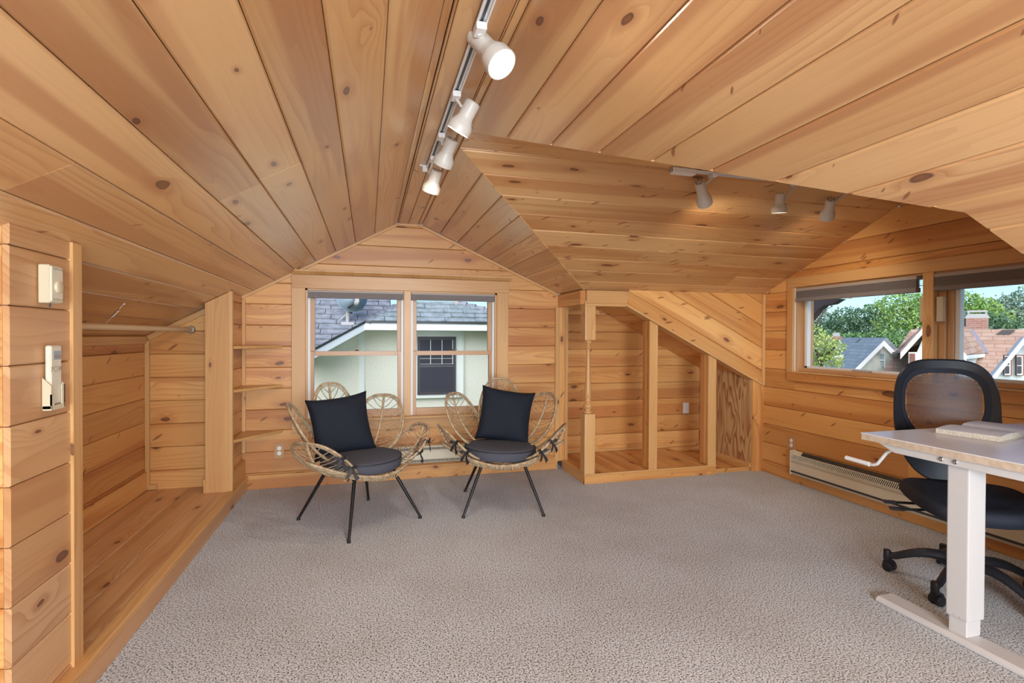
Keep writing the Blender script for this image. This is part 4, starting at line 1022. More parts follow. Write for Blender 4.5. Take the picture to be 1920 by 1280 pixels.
for yy in (1.245, 1.262): q.lathe([(.0022, 0), (.0022, .0006)], (1.88, yy, .080), (-1, 0, 0), n=8)
q.build('rivets', GREYV, dk)
q = MB(); q.prism([(1.858, 1.520, .002), (1.952, 1.520, .002), (1.952, 1.520, .012), (1.940, 1.520, .020), (1.870, 1.520, .020), (1.858, 1.520, .012)], (0, -.53, 0), (0, 1, 0)); q.build('foot', DESKM, dk, bevel=.001)
q = MB(); q.box((2.64, 1.222, .018), (2.718, 1.288, .580)); q.build('leg_outer_tube', DESKM, dk, bevel=.005)
q = MB(); q.box((2.632, .99, .002), (2.726, 1.52, .020)); q.build('foot', DESKM, dk, bevel=.003)
ck_ = [V(1.925, 1.40, .590), V(1.925, 1.500, .582), V(1.915, 1.528, .560), V(1.902, 1.545, .525), V(1.899, 1.552, .512), V(1.897, 1.566, .505), V(1.895, 1.585, .504)]
q = MB(); q.tube(ck_, .0062, 12); q.build('crank_arm', DESKM, dk, smooth=True, auto=.8)
q = MB(); q.tube([ck_[-1]-V(0, .004, 0), ck_[-1]+V(-.002, .098, .003)], .0088, 14); q.build('crank_handle', WHITE, dk, smooth=True, auto=.8)

# open book on the desk
bk = tag(root('open_book', (2.27, 1.42, .632)), 'thick open book with white pages lying on the white desk', 'book')
B0 = [at_z(1762, 806, .645), at_z(1885, 824, .645)]
a0, a1 = V(2.108, 1.487, .633), V(2.150, 1.300, .633)
eu = (a1-a0).normalized(); ev = V(-eu.y, eu.x, 0)
if ev.x < 0: ev = -ev
Lb = (a1-a0).length; Wb = .19
q = MB(); q.prism([a0-eu*.004-ev*.004, a1+eu*.004-ev*.004, a1+eu*.004+ev*(2*Wb+.01), a0-eu*.004+ev*(2*Wb+.01)], (0, 0, .002), eu); q.build('cover', mat('book_cover', (.55, .50, .42, 1), .6), bk)
for half in (0, 1):
    n = 10; top = []; 
    for k in range(n+1):
        f_ = k/n; hh = .016+.006*math.sin(PI*min(1, f_*1.05))*(1 if half == 0 else .8) - (.010*max(0, f_-.8)/.2)
        w_ = f_*Wb; w_ = w_ if half == 0 else 2*Wb-w_
        top.append((w_, hh))
    if half: top = top[::-1]
    prof = [(top[0][0], 0)]+top+[(top[-1][0], 0)]
    q = MB(); q.prism([a0+ev*w_+V(0, 0, .002+h_) for w_, h_ in prof], eu*Lb, eu); q.build('page_block', PAGES, bk)
    q = MB()
    vs = []
    for w_, h_ in top: vs += [a0+ev*w_+V(0, 0, .0025+h_), a0+ev*w_+eu*Lb+V(0, 0, .0025+h_), a0+ev*w_+V(0, 0, .0032+h_), a0+ev*w_+eu*Lb+V(0, 0, .0032+h_)]
    fs = []
    for k in range(n): i = k*4; fs += [(i+2, i+3, i+7, i+6), (i, i+4, i+5, i+1), (i, i+2, i+6, i+4), (i+1, i+5, i+7, i+3)]
    fs += [(0, 1, 3, 2), (4*n, 4*n+2, 4*n+3, 4*n+1)]
    q.mesh(vs, fs); q.build('open_page', PAPER, bk, smooth=True, auto=.6)

# ------------------------------------------------------------------ office chair (own frame in metres, facing -y)
oc = tag(root('office_chair', (2.29, 1.50, 0), rz=face_rot((-.59, -.81)), local=True), 'black mesh-back office chair on casters behind the white desk', 'chair')
zs = math.radians(122)
rzc = oc.rotation_euler.z
for k in range(5):
    a_w = math.radians(122+72*k); a_l = a_w-rzc; d_ = V(math.cos(a_l), math.sin(a_l), 0); n_ = V(-d_.y, d_.x, 0)
    q = MB(1.0); P = []; rr = []
    for i in range(9):
        f_ = i/8; P.append(d_*(.03+.285*f_)+V(0, 0, .100+.045*math.sin(PI*min(1, f_*.9+.22))-.018*f_**2)); rr.append(.030-.012*f_)
    q.tube(P, rr, 12, flat=.75); arm = q.build('base_arm', BLACKP, oc, smooth=True, auto=.8)
    e = d_*.315
    q = MB(1.0); q.lathe([(.0165, .055), (.0175, .06), (.0175, .105), (.015, .11)], e, n=16); cs = q.build('caster', BLACKP, oc, smooth=True, auto=.6)
    q = MB(1.0); ax_ = (d_*.35+n_*.94).normalized(); fw_ = V(-ax_.y, ax_.x, 0)
    for sg in (-1, 1): q.lathe([(.015, -.009), (.025, -.006), (.0255, .006), (.018, .010)], e+ax_*sg*.0175+fw_*.012+V(0, 0, .0258), ax_*sg, n=18)
    q.build('wheels', BLACKP, cs, smooth=True, auto=.6)
    q = MB(1.0); q.lathe([(.028, -.012), (.0285, .012)], e+fw_*.012+V(0, 0, .036), ax_, n=14); q.build('hood', BLACKP, cs, smooth=True, auto=.6)
q = MB(1.0); q.lathe([(.028, .075), (.040, .085), (.042, .145), (.032, .155), (.030, .160)], n=20); q.build('hub', BLACKP, oc, smooth=True, auto=.6)
q = MB(1.0); q.lathe([(.025, .16), (.025, .27), (.014, .272), (.014, .36)], n=18); q.build('gas_lift', BLACKM, oc, smooth=True, auto=.6)
q = MB(1.0); q.lathe([(.046, .335), (.055, .35), (.058, .392)], (0, .0, 0), n=20); q.box((-.09, -.13, .385), (.09, .13, .408)); q.build('tilt_housing', BLACKP, oc, smooth=True, auto=.6)
# seat pad
def superell(a, b_, n, N=48):
    out = []
    for k in range(N):
        t = 2*PI*k/N; c, s_ = math.cos(t), math.sin(t)
        out.append((a*math.copysign(abs(c)**(2/n), c), b_*math.copysign(abs(s_)**(2/n), s_)))
    return out
def lofted(rings, name, m, par, close=True):
    q = MB(1.0); N = len(rings[0]); vs = [p for r0 in rings for p in r0]; fs = []
    for i in range(len(rings)-1):
        for k in range(N):
            k2 = (k+1) % N; fs.append((i*N+k, i*N+k2, (i+1)*N+k2, (i+1)*N+k))
    fs.append(tuple(range(N))[::-1]); fs.append(tuple((len(rings)-1)*N+k for k in range(N)))
    q.mesh(vs, fs); return q.build(name, m, par, smooth=True, auto=.9)
se = superell(.255, .24, 3.2)
rings = []
for f_, z in ((.80, .408), (.93, .415), (.99, .435), (1.0, .455), (.975, .478), (.90, .490), (.6, .486), (.2, .482)):
    rings.append([V(x*f_, y*f_-.01, z - (.030*max(0, -y/.24)**3 if z > .41 else 0) + .010*(abs(x)/.25)**2*(1 if f_ > .85 else 0)) for x, y in se])
lofted(rings, 'seat', OFFF, oc)
q = MB(1.0); q.tube([V(-.06, -.03, .40), V(-.22, -.05, .385), V(-.285, -.055, .383)], .007, 8); q.box((-.33, -.075, .378), (-.275, -.035, .388)); q.build('tilt_lever', BLACKP, oc)
q = MB(1.0); q.tube([V(-.06, .05, .40), V(-.22, .04, .392), V(-.29, .035, .390)], .007, 8); q.box((-.335, .015, .385), (-.28, .055, .395)); q.build('height_lever', BLACKP, oc)
# back: frame, mesh, lower pad
ZB0, ZB1 = .47, 1.135
def back_pt(x, z, dy=0):
    f_ = (z-ZB0)/(ZB1-ZB0); y = .235+.030*f_+.055*math.sin(PI*f_)*.4+.045*f_**2 - .10*(x/.25)**2*.55
    return V(x, y+dy, z)
def outline(k, N, wk_, top, bot):
    t = 2*PI*k/N; c, s_ = math.cos(t), math.sin(t); n_ = 3.3 if s_ > 0 else 2.4
    x = wk_*math.copysign(abs(c)**(2/n_), c); zz = math.copysign(abs(s_)**(2/n_), s_)
    zc0 = (top+bot)/2; z = zc0+(top-bot)/2*zz
    x *= 1-.13*max(0, (zc0-z)/((top-bot)/2))**1.3
    return x, z
N = 64
out = [outline(k, N, .238, ZB1, ZB0) for k in range(N)]; inn = [outline(k, N, .193, ZB1-.050, .675) for k in range(N)]
q = MB(1.0); vs = []
for k in range(N):
    (xo, zo), (xi, zi) = out[k], inn[k]
    xo2, zo2 = xo*.97, (zo-.8)*.975+.8
    vs += [back_pt(xo2, zo2, -.014), back_pt(xo, zo, 0), back_pt(xo2, zo2, .016), back_pt(xi, zi, .010), back_pt(xi, zi, -.008)]
fs = []
for k in range(N):
    a, c = k*5, ((k+1) % N)*5
    for i in range(5): j = (i+1) % 5; fs.append((a+i, c+i, c+j, a+j))
q.mesh(vs, fs); q.build('back_frame', BLACKP, oc, smooth=True, auto=.9)
# inner padded border
inn2 = [outline(k, N, .177, ZB1-.078, .700) for k in range(N)]
q = MB(1.0); vs = []
for k in range(N):
    (xo, zo), (xi, zi) = inn[k], inn2[k]
    vs += [back_pt(xo*1.03, zo, -.012), back_pt(xi, zi, -.006), back_pt(xi, zi, .004), back_pt(xo*1.03, zo, .006)]
fs = []
for k in range(N):
    a, c = k*4, ((k+1) % N)*4
    for i in range(4): j = (i+1) % 4; fs.append((a+i, c+i, c+j, a+j))
q.mesh(vs, fs); q.build('back_border', OFFF, oc, smooth=True, auto=.9)
# woven mesh: two families of diagonal threads clipped to the opening
def inside(x, z):
    top, bot = ZB1-.076, .698; zc0 = (top+bot)/2; h_ = (top-bot)/2; zz = (z-zc0)/h_
    if abs(zz) >= 1: return False
    n_ = 3.3 if zz > 0 else 2.4
    w_ = .179*(1-abs(zz)**n_)**(1/n_)*(1-.13*max(0, -zz)**1.3); return abs(x) < w_
q = MB(1.0); step = .0062; wd = .0012
for sg in (-1, 1):
    for i in range(-70, 71):
        c0 = i*step; run = None; pts = []
        x = -.18
        while x <= .18:
            z = .86+c0*1.3+sg*x*.9
            if inside(x, z): pts.append((x, z))
            elif pts: break
            x += .012
        if len(pts) > 1:
            nrm = V(-sg*.67, 0, .74)*wd
            for (xa, za), (xb, zb) in zip(pts[:-1], pts[1:]):
                A, B_ = back_pt(xa, za), back_pt(xb, zb); q.face([A-nrm, B_-nrm, B_+nrm, A+nrm])
mo = q.build('back_mesh', BLACKM, oc); mo['kind'] = 'stuff'
# spine that joins back and seat
q = MB(1.0); q.tube([V(0, .05, .395), V(0, .20, .40), V(0, .265, .47), V(0, .285, .60)], [.028, .028, .026, .02], 10, flat=.6); q.build('back_support', BLACKP, oc, smooth=True, auto=.8)
# ------------------------------------------------------------------ outdoors
GRASS = noisy('grass', (.06, .11, .03, 1), (.10, .15, .05, 1), 3.0, .95)
q = MB(); q.box((-60, -30, -5.2), (110, 110, -5.0)); g0 = q.build('lawn', GRASS, org=(0, 0, 0)); tag(g0, kind='structure')
def brick(name, c1, c2, mortar, w, h, rough=.9, gap=.012, off=.5):
    m = bpy.data.materials.new(name); m.use_nodes = True; g = NT(m); uv = g.n('UVMap').outputs[0]
    k = g.n('TexBrick', {'Vector': uv, 'Color1': c1, 'Color2': c2, 'Mortar': mortar, 'Scale': 1.0, 'Mortar Size': gap, 'Mortar Smooth': .3, 'Bias': 0.0, 'Brick Width': w, 'Row Height': h}, offset=off)
    n1 = g.n('TexNoise', {'Vector': uv, 'Scale': 3.0, 'Detail': 4.0}).outputs[0]
    c = g.mix(g.m('MULTIPLY', g.smooth(n1, .3, .7), .35), k.outputs[0], mortar)
    g.put(g.b.inputs['Base Color'], c); g.b.inputs['Roughness'].default_value = rough; g.b.inputs['Specular IOR Level'].default_value = .2
    return m
SH_GREY = noisy('grey_shingle', (.21, .22, .245, 1), (.30, .31, .335, 1), 9, .95)
SH_BLUE = noisy('slate_green_shingle', (.23, .27, .275, 1), (.33, .37, .375, 1), 9, .95)
SH_G2 = brick('grey_roof', (.27, .31, .325, 1), (.34, .38, .39, 1), (.17, .205, .225, 1), .55, .20)
SH_BR = brick('brown_roof', (.42, .265, .19, 1), (.53, .375, .29, 1), (.27, .155, .11, 1), .60, .20)
STUC = noisy('pale_stucco', (.66, .64, .52, 1), (.76, .735, .62, 1), 60, .95, .5, .01)
FASC = mat('white_fascia', (.85, .86, .84, 1), .6)
TRIMW = mat('cream_outdoor_trim', (.72, .74, .68, 1), .7)
DKW = mat('dark_window_frame', (.055, .045, .055, 1), .5)
DKG = mat('dark_window_pane', (.055, .055, .068, 1), .08)
STUW = noisy('white_stucco', (.66, .70, .68, 1), (.74, .77, .74, 1), 30, .95)
SHUT = mat('brown_shutter', (.22, .085, .055, 1), .7)
BRK = brick('chimney_brick', (.33, .12, .08, 1), (.40, .17, .12, 1), (.35, .28, .24, 1), .24, .08, gap=.01)
def on_plane(px, py, P0, N): d = unproj(px, py); N = Vector(N); return CAM + d*((Vector(P0)-CAM).dot(N)/d.dot(N))
def shingles(parent, P0, U, W, poly, h, tw, m, seed=1):
    """courses of separate tabs, each lifted at its lower edge"""
    rn = random.Random(seed); O = Vector(P0); U = Vector(U).normalized(); W = Vector(W).normalized(); N = U.cross(W)
    q = MB(); vs = [p[1] for p in poly]; v0 = min(vs); k = 0
    while v0+k*h < max(vs):
        row = band(poly, v0+k*h, v0+(k+1)*h+.0); k += 1
        if len(row) < 3: continue
        u = min(p[0] for p in row)-rn.random()*tw; u1 = max(p[0] for p in row)
        while u < u1:
            w_ = tw*rn.uniform(.6, 1.3); pc = band(row, u, u+w_-.006, 0); u += w_
            if len(pc) < 3 or area(pc) < 1e-4: continue
            va = v0+(k-1)*h; dn = rn.choice((.006, .006, .016))
            pts = [O+U*a+W*(c - (dn if c < va+1e-6 else 0))+N*(.016*(1-(c-va)/h)+rn.uniform(0, .003)) for a, c in pc]
            q.prism(pts, -N*.012, U)
    o = q.build('shingles', m, parent); o['kind'] = 'stuff'; return o
# --- neighbour's house seen through the back window
nh = root('neighbour_house', (.8, 6.9, -5), 'pale stucco neighbour house with grey shingle roof and dark grid window', 'house')
YW = 6.70
ze = at_y(850, 603.5, 6.35).z; k2 = .62
P0 = V(0, 6.35, ze); N2 = V(0, -k2, 1).normalized(); W2 = V(0, 1, k2).normalized(); U2 = V(1, 0, 0)
def pp(px, py, dz=0): return on_plane(px, py, P0+V(0, 0, dz), N2)
def uv2(p): d = p-P0; return (d.dot(U2), d.dot(W2))
A_ = V(at_y(685, 601, 6.35).x, 6.35, ze); R_ = at_y(1010, 603, 6.35); R_ = V(R_.x, 6.35, ze)
small = [A_, R_, pp(858, 567), pp(772, 566), pp(733, 575)]
q = MB(); q.prism([p-N2*.03 for p in small], -N2*.05, U2); q.build('roof_deck', DARKM, nh)
shingles(nh, P0, U2, W2, [uv2(p) for p in small], .112, .30, SH_BLUE, 3)
big = [pp(560, 668), A_, pp(733, 575), pp(731, 520), pp(500, 500), pp(470, 600)]
q = MB(); q.prism([p-N2*.045 for p in big], -N2*.05, U2); q.build('roof_deck', DARKM, nh)
bigc = [big[0], A_, pp(731, 574), pp(731, 520), pp(470, 520)]
shingles(nh, P0-N2*.004, U2, W2, [uv2(p) for p in bigc], .112, .30, SH_GREY, 4)
# hip caps
def caps(a, c, n_, m):
    for i in range(n_):
        p_, r_ = a+(c-a)*(i/n_), a+(c-a)*((i+1)/n_); u_ = (r_-p_).normalized(); s_ = u_.cross(N2).normalized()*.075
        q = MB(); l0, l1 = N2*.045, N2*.020
        q.mesh([p_-s_-N2*.01, p_+l0, p_+s_-N2*.01, r_-s_-N2*.02, r_+l1, r_+s_-N2*.02], [(0, 1, 4, 3), (1, 2, 5, 4), (0, 2, 1), (3, 4, 5), (0, 3, 5, 2)])
        q.build('hip_cap', m, nh)
caps(A_, pp(745, 572), 7, SH_GREY); caps(R_, pp(858, 567), 9, SH_GREY)
# fascia: level part, slanting part
q = MB(); q.box((A_.x, 6.33, ze-.105), (R_.x, 6.36, ze-.012)); q.build('fascia', FASC, nh)
q = MB(); q.box((A_.x, 6.31, ze-.022), (R_.x, 6.345, ze-.002)); q.build('gutter', DARKM, nh)
lo_ = pp(540, 679)
q = MB(); q.prism([A_-V(0, 0, .105), A_-V(0, 0, .012), lo_-V(0, 0, .012), lo_-V(0, 0, .105)], (0, .03, 0), (1, 0, 0)); q.build('fascia', FASC, nh)
q = MB(); q.prism([A_-V(0, .012, .026), A_-V(0, .012, -.002), lo_-V(0, .012, -.002), lo_-V(0, .012, .026)], (0, .03, 0), (1, 0, 0)); q.build('drip_edge', DARKM, nh)
q = MB(); q.prism([A_+V(.02, .03, -.10), A_+V(.02, .40, -.10), V(lo_.x, 6.75, lo_.z-.10), lo_+V(0, .03, -.10)], (0, 0, .012), (1, 0, 0)); q.build('soffit', TRIMW, nh)
q = MB(); q.prism([V(A_.x, 6.36, ze-.10), V(R_.x, 6.36, ze-.10), V(R_.x, 6.75, ze-.10), V(A_.x, 6.75, ze-.10)], (0, 0, .012), (1, 0, 0)); q.build('soffit', TRIMW, nh)
q = MB(); q.prism([V(-3.2, YW, -5), V(3.4, YW, -5), V(3.4, YW, ze-.09), V(A_.x, YW, ze-.09), V(lo_.x, YW, lo_.z-.09), V(-3.2, YW, lo_.z-.09)], (0, .1, 0), (1, 0, 0)); q.build('wall', STUC, nh)
q = MB(); q.box((-3.1, YW+.1, -5), (3.3, YW+3, .55)); q.build('house_body', STUC, nh)
def wy(px, py, y=YW): return at_y(px, py, y)
def rect(name, x0_, y0_, x1_, y1_, ya, yb_, m, par=nh, bevel=0):
    a, c = wy(x0_, y1_), wy(x1_, y0_); q = MB(); q.box((a.x, ya, a.z), (c.x, yb_, c.z)); return q.build(name, m, par, bevel=bevel)
rect('corner_board', 672.5, 600, 683.5, 1000, YW-.02, YW+.01, TRIMW)
wn_d = rect('window_casing', 777, 620, 867, 746, YW-.025, YW+.01, TRIMW)
rect('window_sill', 775, 741, 868, 746, YW-.05, YW-.02, TRIMW)
rect('casing_edge', 866, 620, 868.5, 741, YW-.04, YW, TRIMW)
rect('window_frame', 782, 631, 854, 739.5, YW-.045, YW-.02, DKW)
rect('upper_pane', 787, 637, 849, 682, YW-.048, YW-.044, DKG); rect('lower_pane', 787, 686, 849, 733, YW-.048, YW-.044, DKG)
for xx in (806.5, 827.8, 847.6): rect('grid_bar', xx-.6, 637, xx+.6, 682, YW-.052, YW-.048, TRIMW)
for zz in (671.5, 681.5): rect('grid_bar', 787, zz-.5, 849, zz+.5, YW-.0525, YW-.0485, TRIMW)
rect('sash_line', 786, 731, 850, 732.5, YW-.052, YW-.048, GREYV); rect('sash_line', 786, 686, 849, 687, YW-.052, YW-.048, GREYV)
# satellite dish on the roof
ft = pp(652, 604); yd = ft.y
sd_r = tag(root('satellite_dish', ft), "satellite dish on a mast on the neighbour's grey roof", 'satellite dish')
mt = at_y(652, 581, yd-.02); dc = at_y(660, 557, yd-.06); fe = at_y(669, 566, yd-.36)
q = MB(); q.tube([ft, mt, dc+V(0, .03, 0)], .022, 10); q.build('mast', GREYV, sd_r)
q = MB(); ax_ = (V(.12, -1, .30)).normalized(); q.lathe([(.175, -.02), (.165, -.03), (.10, -.055), (.02, -.068), (.02, -.058), (.10, -.045), (.165, -.018)], dc, ax_, n=32); q.build('reflector', mat('dish_blue_grey', (.34, .42, .50, 1), .35), sd_r, smooth=True)
q = MB(); q.tube([dc-V(0, 0, .18)+ax_*(-.02), mt+V(0, -.03, .02), fe], .014, 8); q.build('feed_arm', DARKM, sd_r)
q = MB(); q.lathe([(.018, 0), (.026, .01), (.026, .06), (.016, .07)], fe, -ax_, n=14); q.build('feed_horn', GREYV, sd_r)
q = MB(); q.box(ft+V(-.07, -.05, -.03), ft+V(.07, .03, .0)); q.tube([ft+V(-.08, 0, .03), mt-V(0, 0, .03)], .008, 6); q.build('foot_plate', GREYV, sd_r)

# --- houses seen through the dormer windows
AZ = .868
def al_(px, py, d): return along(px, py, d, AZ)
E1 = V(math.cos(AZ), -math.sin(AZ), 0); E2 = V(math.sin(AZ), math.cos(AZ), 0)
def para(a, b_, c): return a+(c-b_)
def sheet(name, pts, t, m, par, U=None):
    n_ = (pts[1]-pts[0]).cross(pts[2]-pts[0]).normalized(); q = MB(); q.prism(pts, n_*t if n_.dot(CAM-pts[0]) < 0 else -n_*t, U); return q.build(name, m, par)
g1 = root('grey_roofed_house', al_(1620, 760, 22)-V(0, 0, 2), 'house with a blue-grey shingle roof and a white gable seen through the dormer window', 'house')
pk = al_(1657, 637.8, 20); rl = al_(1538, 637.8, 25); rl.z = pk.z; lf_ = al_(1588, 706, 18.6); ll = lf_+(rl-pk)
nrm_ = (rl-pk).cross(lf_-pk).normalized()
sheet('roof_slope', [pk, rl, ll, lf_], .12, SH_G2, g1, U=(rl-pk))
re = al_(1690, 671, 20.5); re2 = re+(rl-pk)*.6; sheet('roof_slope', [pk, re, re2, pk+(rl-pk)*.6], .12, SH_G2, g1)
def rake(par, a, c, w_, m=FASC, off=.10):
    """white board under a sloping roof edge, on the viewer's side"""
    f_ = -E2*off; q = MB(); q.prism([a+f_, c+f_, c+f_-V(0, 0, w_), a+f_-V(0, 0, w_)], E2*.06, (c-a)); q.build('rake_board', m, par)
rake(g1, pk, lf_, .17, off=.25); rake(g1, pk, re, .19, off=.25)
fo = (lf_+re)/2; q = MB()
wa, wb2 = pk+(lf_-pk)*1.0, re; bk_ = E2*.30
q.prism([pk+bk_-V(0, 0, .12), wa+bk_-V(0, 0, .12), V(wa.x, wa.y, -5)+bk_, V(wb2.x, wb2.y, -5)+bk_, wb2+bk_-V(0, 0, .12)], E2*.2, E1); q.build('gable_wall', noisy('cream_stucco', (.60, .60, .52, 1), (.68, .68, .60, 1), 3, .95), g1)
def far_rect(par, name, x0_, y0_, x1_, y1_, d, t, m):
    a, b_, c, e = al_(x0_, y0_, d), al_(x1_, y0_, d), al_(x1_, y1_, d), al_(x0_, y1_, d); q = MB(); q.prism([a, b_, c, e], E2*t, E1); return q.build(name, m, par)
far_rect(g1, 'window_casing', 1635, 661, 1660, 690.5, 20.15, .1, FASC)
PANEB = mat('curtained_pane', (.32, .40, .42, 1), .2)
for xa in (1637.3, 1649): far_rect(g1, 'window_pane', xa, 663.2, xa+9, 688, 20.1, .04, PANEB); far_rect(g1, 'meeting_rail', xa, 674.5, xa+9, 676, 20.06, .03, FASC)
rv = al_(1604, 641.5, 21.5)
q = MB(); q.prism([rv, rv+E1*.34, rv+E1*.30+V(0, 0, .10), rv+E1*.10+V(0, 0, .10)], E2*.4, E1); q.build('roof_vent', DARKM, g1)
cg = al_(1568, 636, 24.5)
q = MB(); q.prism([cg-V(0, 0, .5)-E1*.20, cg-V(0, 0, .5)+E1*.20, cg+V(0, 0, .12)+E1*.20, cg+V(0, 0, .12)-E1*.20], E2*.4, E1); q.build('chimney', BRK, g1)
q = MB(); q.prism([cg+V(0, 0, .12)-E1*.13, cg+V(0, 0, .12)+E1*.13, cg+V(0, 0, .27)+E1*.10, cg+V(0, 0, .27)-E1*.10], E2*.3, E1); q.build('chimney_pot', GREYV, g1)
sheet('porch_roof', [al_(1553, 667, 18.7), al_(1583, 665, 18.7), al_(1577, 671, 18.5), al_(1560, 670, 18.5)], .06, FASC, g1)

g2 = root('brown_roofed_house', al_(1800, 760, 18)-V(0, 0, 2), 'house with a mottled brown shingle roof, white gables and a brick chimney', 'house')
# main slope: plane through the ridge and the eave
q1 = al_(1690, 616.6, 21); q2 = al_(1935, 616.6, 21); q2.z = q1.z
P3 = q1; U3 = (q2-q1).normalized(); W3 = (E2*1.0+V(0, 0, .95)).normalized(); N3 = U3.cross(W3).normalized()
if N3.z < 0: N3 = -N3
def r3(px, py, lift=0): return on_plane(px, py, P3+N3*lift, N3)
main = [r3(1708, 617), r3(1934, 617), r3(1840, 735), r3(1628, 735)]
q = MB(); q.prism(main, -N3*.12, U3); q.build('roof_slope', SH_BR, g2)
# right gable: white wall in front of the roof's right edge
wa = [r3(1856, 712), r3(1934, 617)]
q = MB(); pts = [al_(1840, 735, 17.0), al_(1852, 716, 17.0), al_(1921, 632, 17.0), al_(1990, 716, 17.0), al_(2010, 735, 17.0)]
q.prism([p+E2*.12 for p in pts]+[V(pts[-1].x, pts[-1].y, -5), V(pts[0].x, pts[0].y, -5)], E2*.3, E1); q.build('gable_wall', STUW, g2)
q = MB(); a, c = al_(1848, 721, 16.9), al_(1923, 629, 16.9); s_ = V(0, 0, .16); q.prism([a, c, c-s_, a-s_], E2*.12, c-a); q.build('rake_board', FASC, g2)
a2 = al_(2000, 722, 16.9); q = MB(); q.prism([c, a2, a2-s_, c-s_], E2*.12, a2-c); q.build('rake_board', FASC, g2)
for xa in (1882.5, 1905.5):
    far_rect(g2, 'shutter_frame', xa, 665, xa+14.5, 704, 17.0, .1, SHUT); far_rect(g2, 'window_casing', xa+1.4, 667, xa+12.3, 703, 16.97, .08, FASC)
    far_rect(g2, 'window_pane', xa+2.4, 668.5, xa+10.2, 684, 16.94, .05, DKG); far_rect(g2, 'window_pane', xa+2.4, 686, xa+10.2, 700, 16.94, .05, DKG)
# dormer of the brown house
pk2 = al_(1741, 601.5, 17.4)
le, r_e = al_(1688, 661, 17.4), al_(1811, 664.5, 17.4)
vr = r3(1847, 661.5, .03); vt = r3(1820, 618, .03)
sheet('dormer_slope', [pk2, vt, vr, r_e], .06, SH_BR, g2, U=(vr-r_e))
vl = r3(1672, 664, .03); vt2 = r3(1741, 617, .03)
sheet('dormer_slope', [pk2, vt, vt2, vl, le], .06, SH_BR, g2, U=(vl-le))
sh_ = E2*.10
for a, c in ((pk2, le), (pk2, r_e)): q = MB(); q.prism([a-sh_, c-sh_, c-sh_-V(0, 0, .17), a-sh_-V(0, 0, .17)], E2*.08, c-a); q.build('rake_board', FASC, g2)
q = MB(); q.prism([r_e-V(0, 0, .02), vr-V(0, 0, .02), vr-V(0, 0, .12), r_e-V(0, 0, .12)], E2*.06-V(0, 0, 0), vr-r_e); q.build('gutter', FASC, g2)
wp = [pk2-V(0, 0, .18), le-V(0, 0, .05)+E1*.35, V(le.x, le.y, le.z-1.6)+E1*.35, V(r_e.x, r_e.y, r_e.z-1.6)-E1*.30, r_e-V(0, 0, .05)-E1*.30]
q = MB(); q.prism([p+E2*.25 for p in wp], E2*.15, E1); q.build('dormer_wall', STUW, g2)
ca = al_(1804, 664, 17.8); q = MB(); cb = r3(1835, 664); cc2 = r3(1817, 690); q.prism([ca, cb, cc2, V(ca.x, ca.y, ca.z-1.2)], E2*.08, E1); q.build('dormer_cheek', STUW, g2)
far_rect(g2, 'window_casing', 1768, 665, 1791, 700, 17.55, .1, FASC); far_rect(g2, 'window_pane', 1770, 668, 1788, 700, 17.5, .05, DKG); far_rect(g2, 'shutter', 1791, 664, 1802, 690, 17.55, .1, SHUT)
far_rect(g2, 'window_casing', 1703.5, 660, 1722, 700, 17.55, .1, FASC); far_rect(g2, 'shutter', 1706, 662.5, 1716, 700, 17.5, .08, SHUT)
# valley flashing, vents, chimney
q = MB(); a, c = r3(1820, 618, .05), r3(1848, 662, .05); s_ = U3*.07; q.prism([a-s_, a+s_, c+s_, c-s_], N3*.02, c-a); q.build('valley_flashing', mat('valley_grey', (.25, .24, .28, 1), .6), g2)
for px_, py_ in ((1784, 626), (1868, 627)):
    a = r3(px_, py_, .02); q = MB(); q.prism([a, a+U3*.30, a+U3*.42+V(0, 0, .14), a+U3*.16+V(0, 0, .14)], E2*.35, U3); q.build('roof_vent', DARKM, g2)
cc = al_(1832, 617, 21.2); q = MB(); q.prism([cc-E1*.26-V(0, 0, .6), cc+E1*.26-V(0, 0, .6), cc+E1*.26+V(0, 0, .34), cc-E1*.26+V(0, 0, .34)], E2*.5, E1); q.build('chimney', BRK, g2)
q = MB(); q.prism([cc-E1*.30+V(0, 0, .34), cc+E1*.30+V(0, 0, .34), cc+E1*.22+V(0, 0, .47), cc-E1*.22+V(0, 0, .47)], E2*.5, E1); q.prism([cc-E1*.25+V(0, 0, .52), cc+E1*.25+V(0, 0, .52), cc+E1*.22+V(0, 0, .58), cc-E1*.22+V(0, 0, .58)], E2*.5, E1)
for t_ in (-.2, .2): q.prism([cc+E1*(t_-.02)+V(0, 0, .46), cc+E1*(t_+.02)+V(0, 0, .46), cc+E1*(t_+.02)+V(0, 0, .53), cc+E1*(t_-.02)+V(0, 0, .53)], E2*.4, E1)
q.build('chimney_cap', GREYV, g2)
# carved eave bracket of this house, outside the first window
eb = tag(root('eave_bracket', (3.0, 3.05, 1.2)), 'dark brown stepped eave bracket outside the dormer window', 'bracket')
YE = 3.02; bp_ = [(1517, 600), (1517, 560), (1575, 560), (1559, 570), (1542, 573), (1540, 576), (1533, 580), (1525, 590)]
q = MB(); q.prism([at_x(px_, py_, 3.25) for px_, py_ in bp_], (.06, 0, 0), (0, 1, 0)); q.build('bracket_arm', mat('dark_brown_eave', (.12, .085, .085, 1), .7), eb)

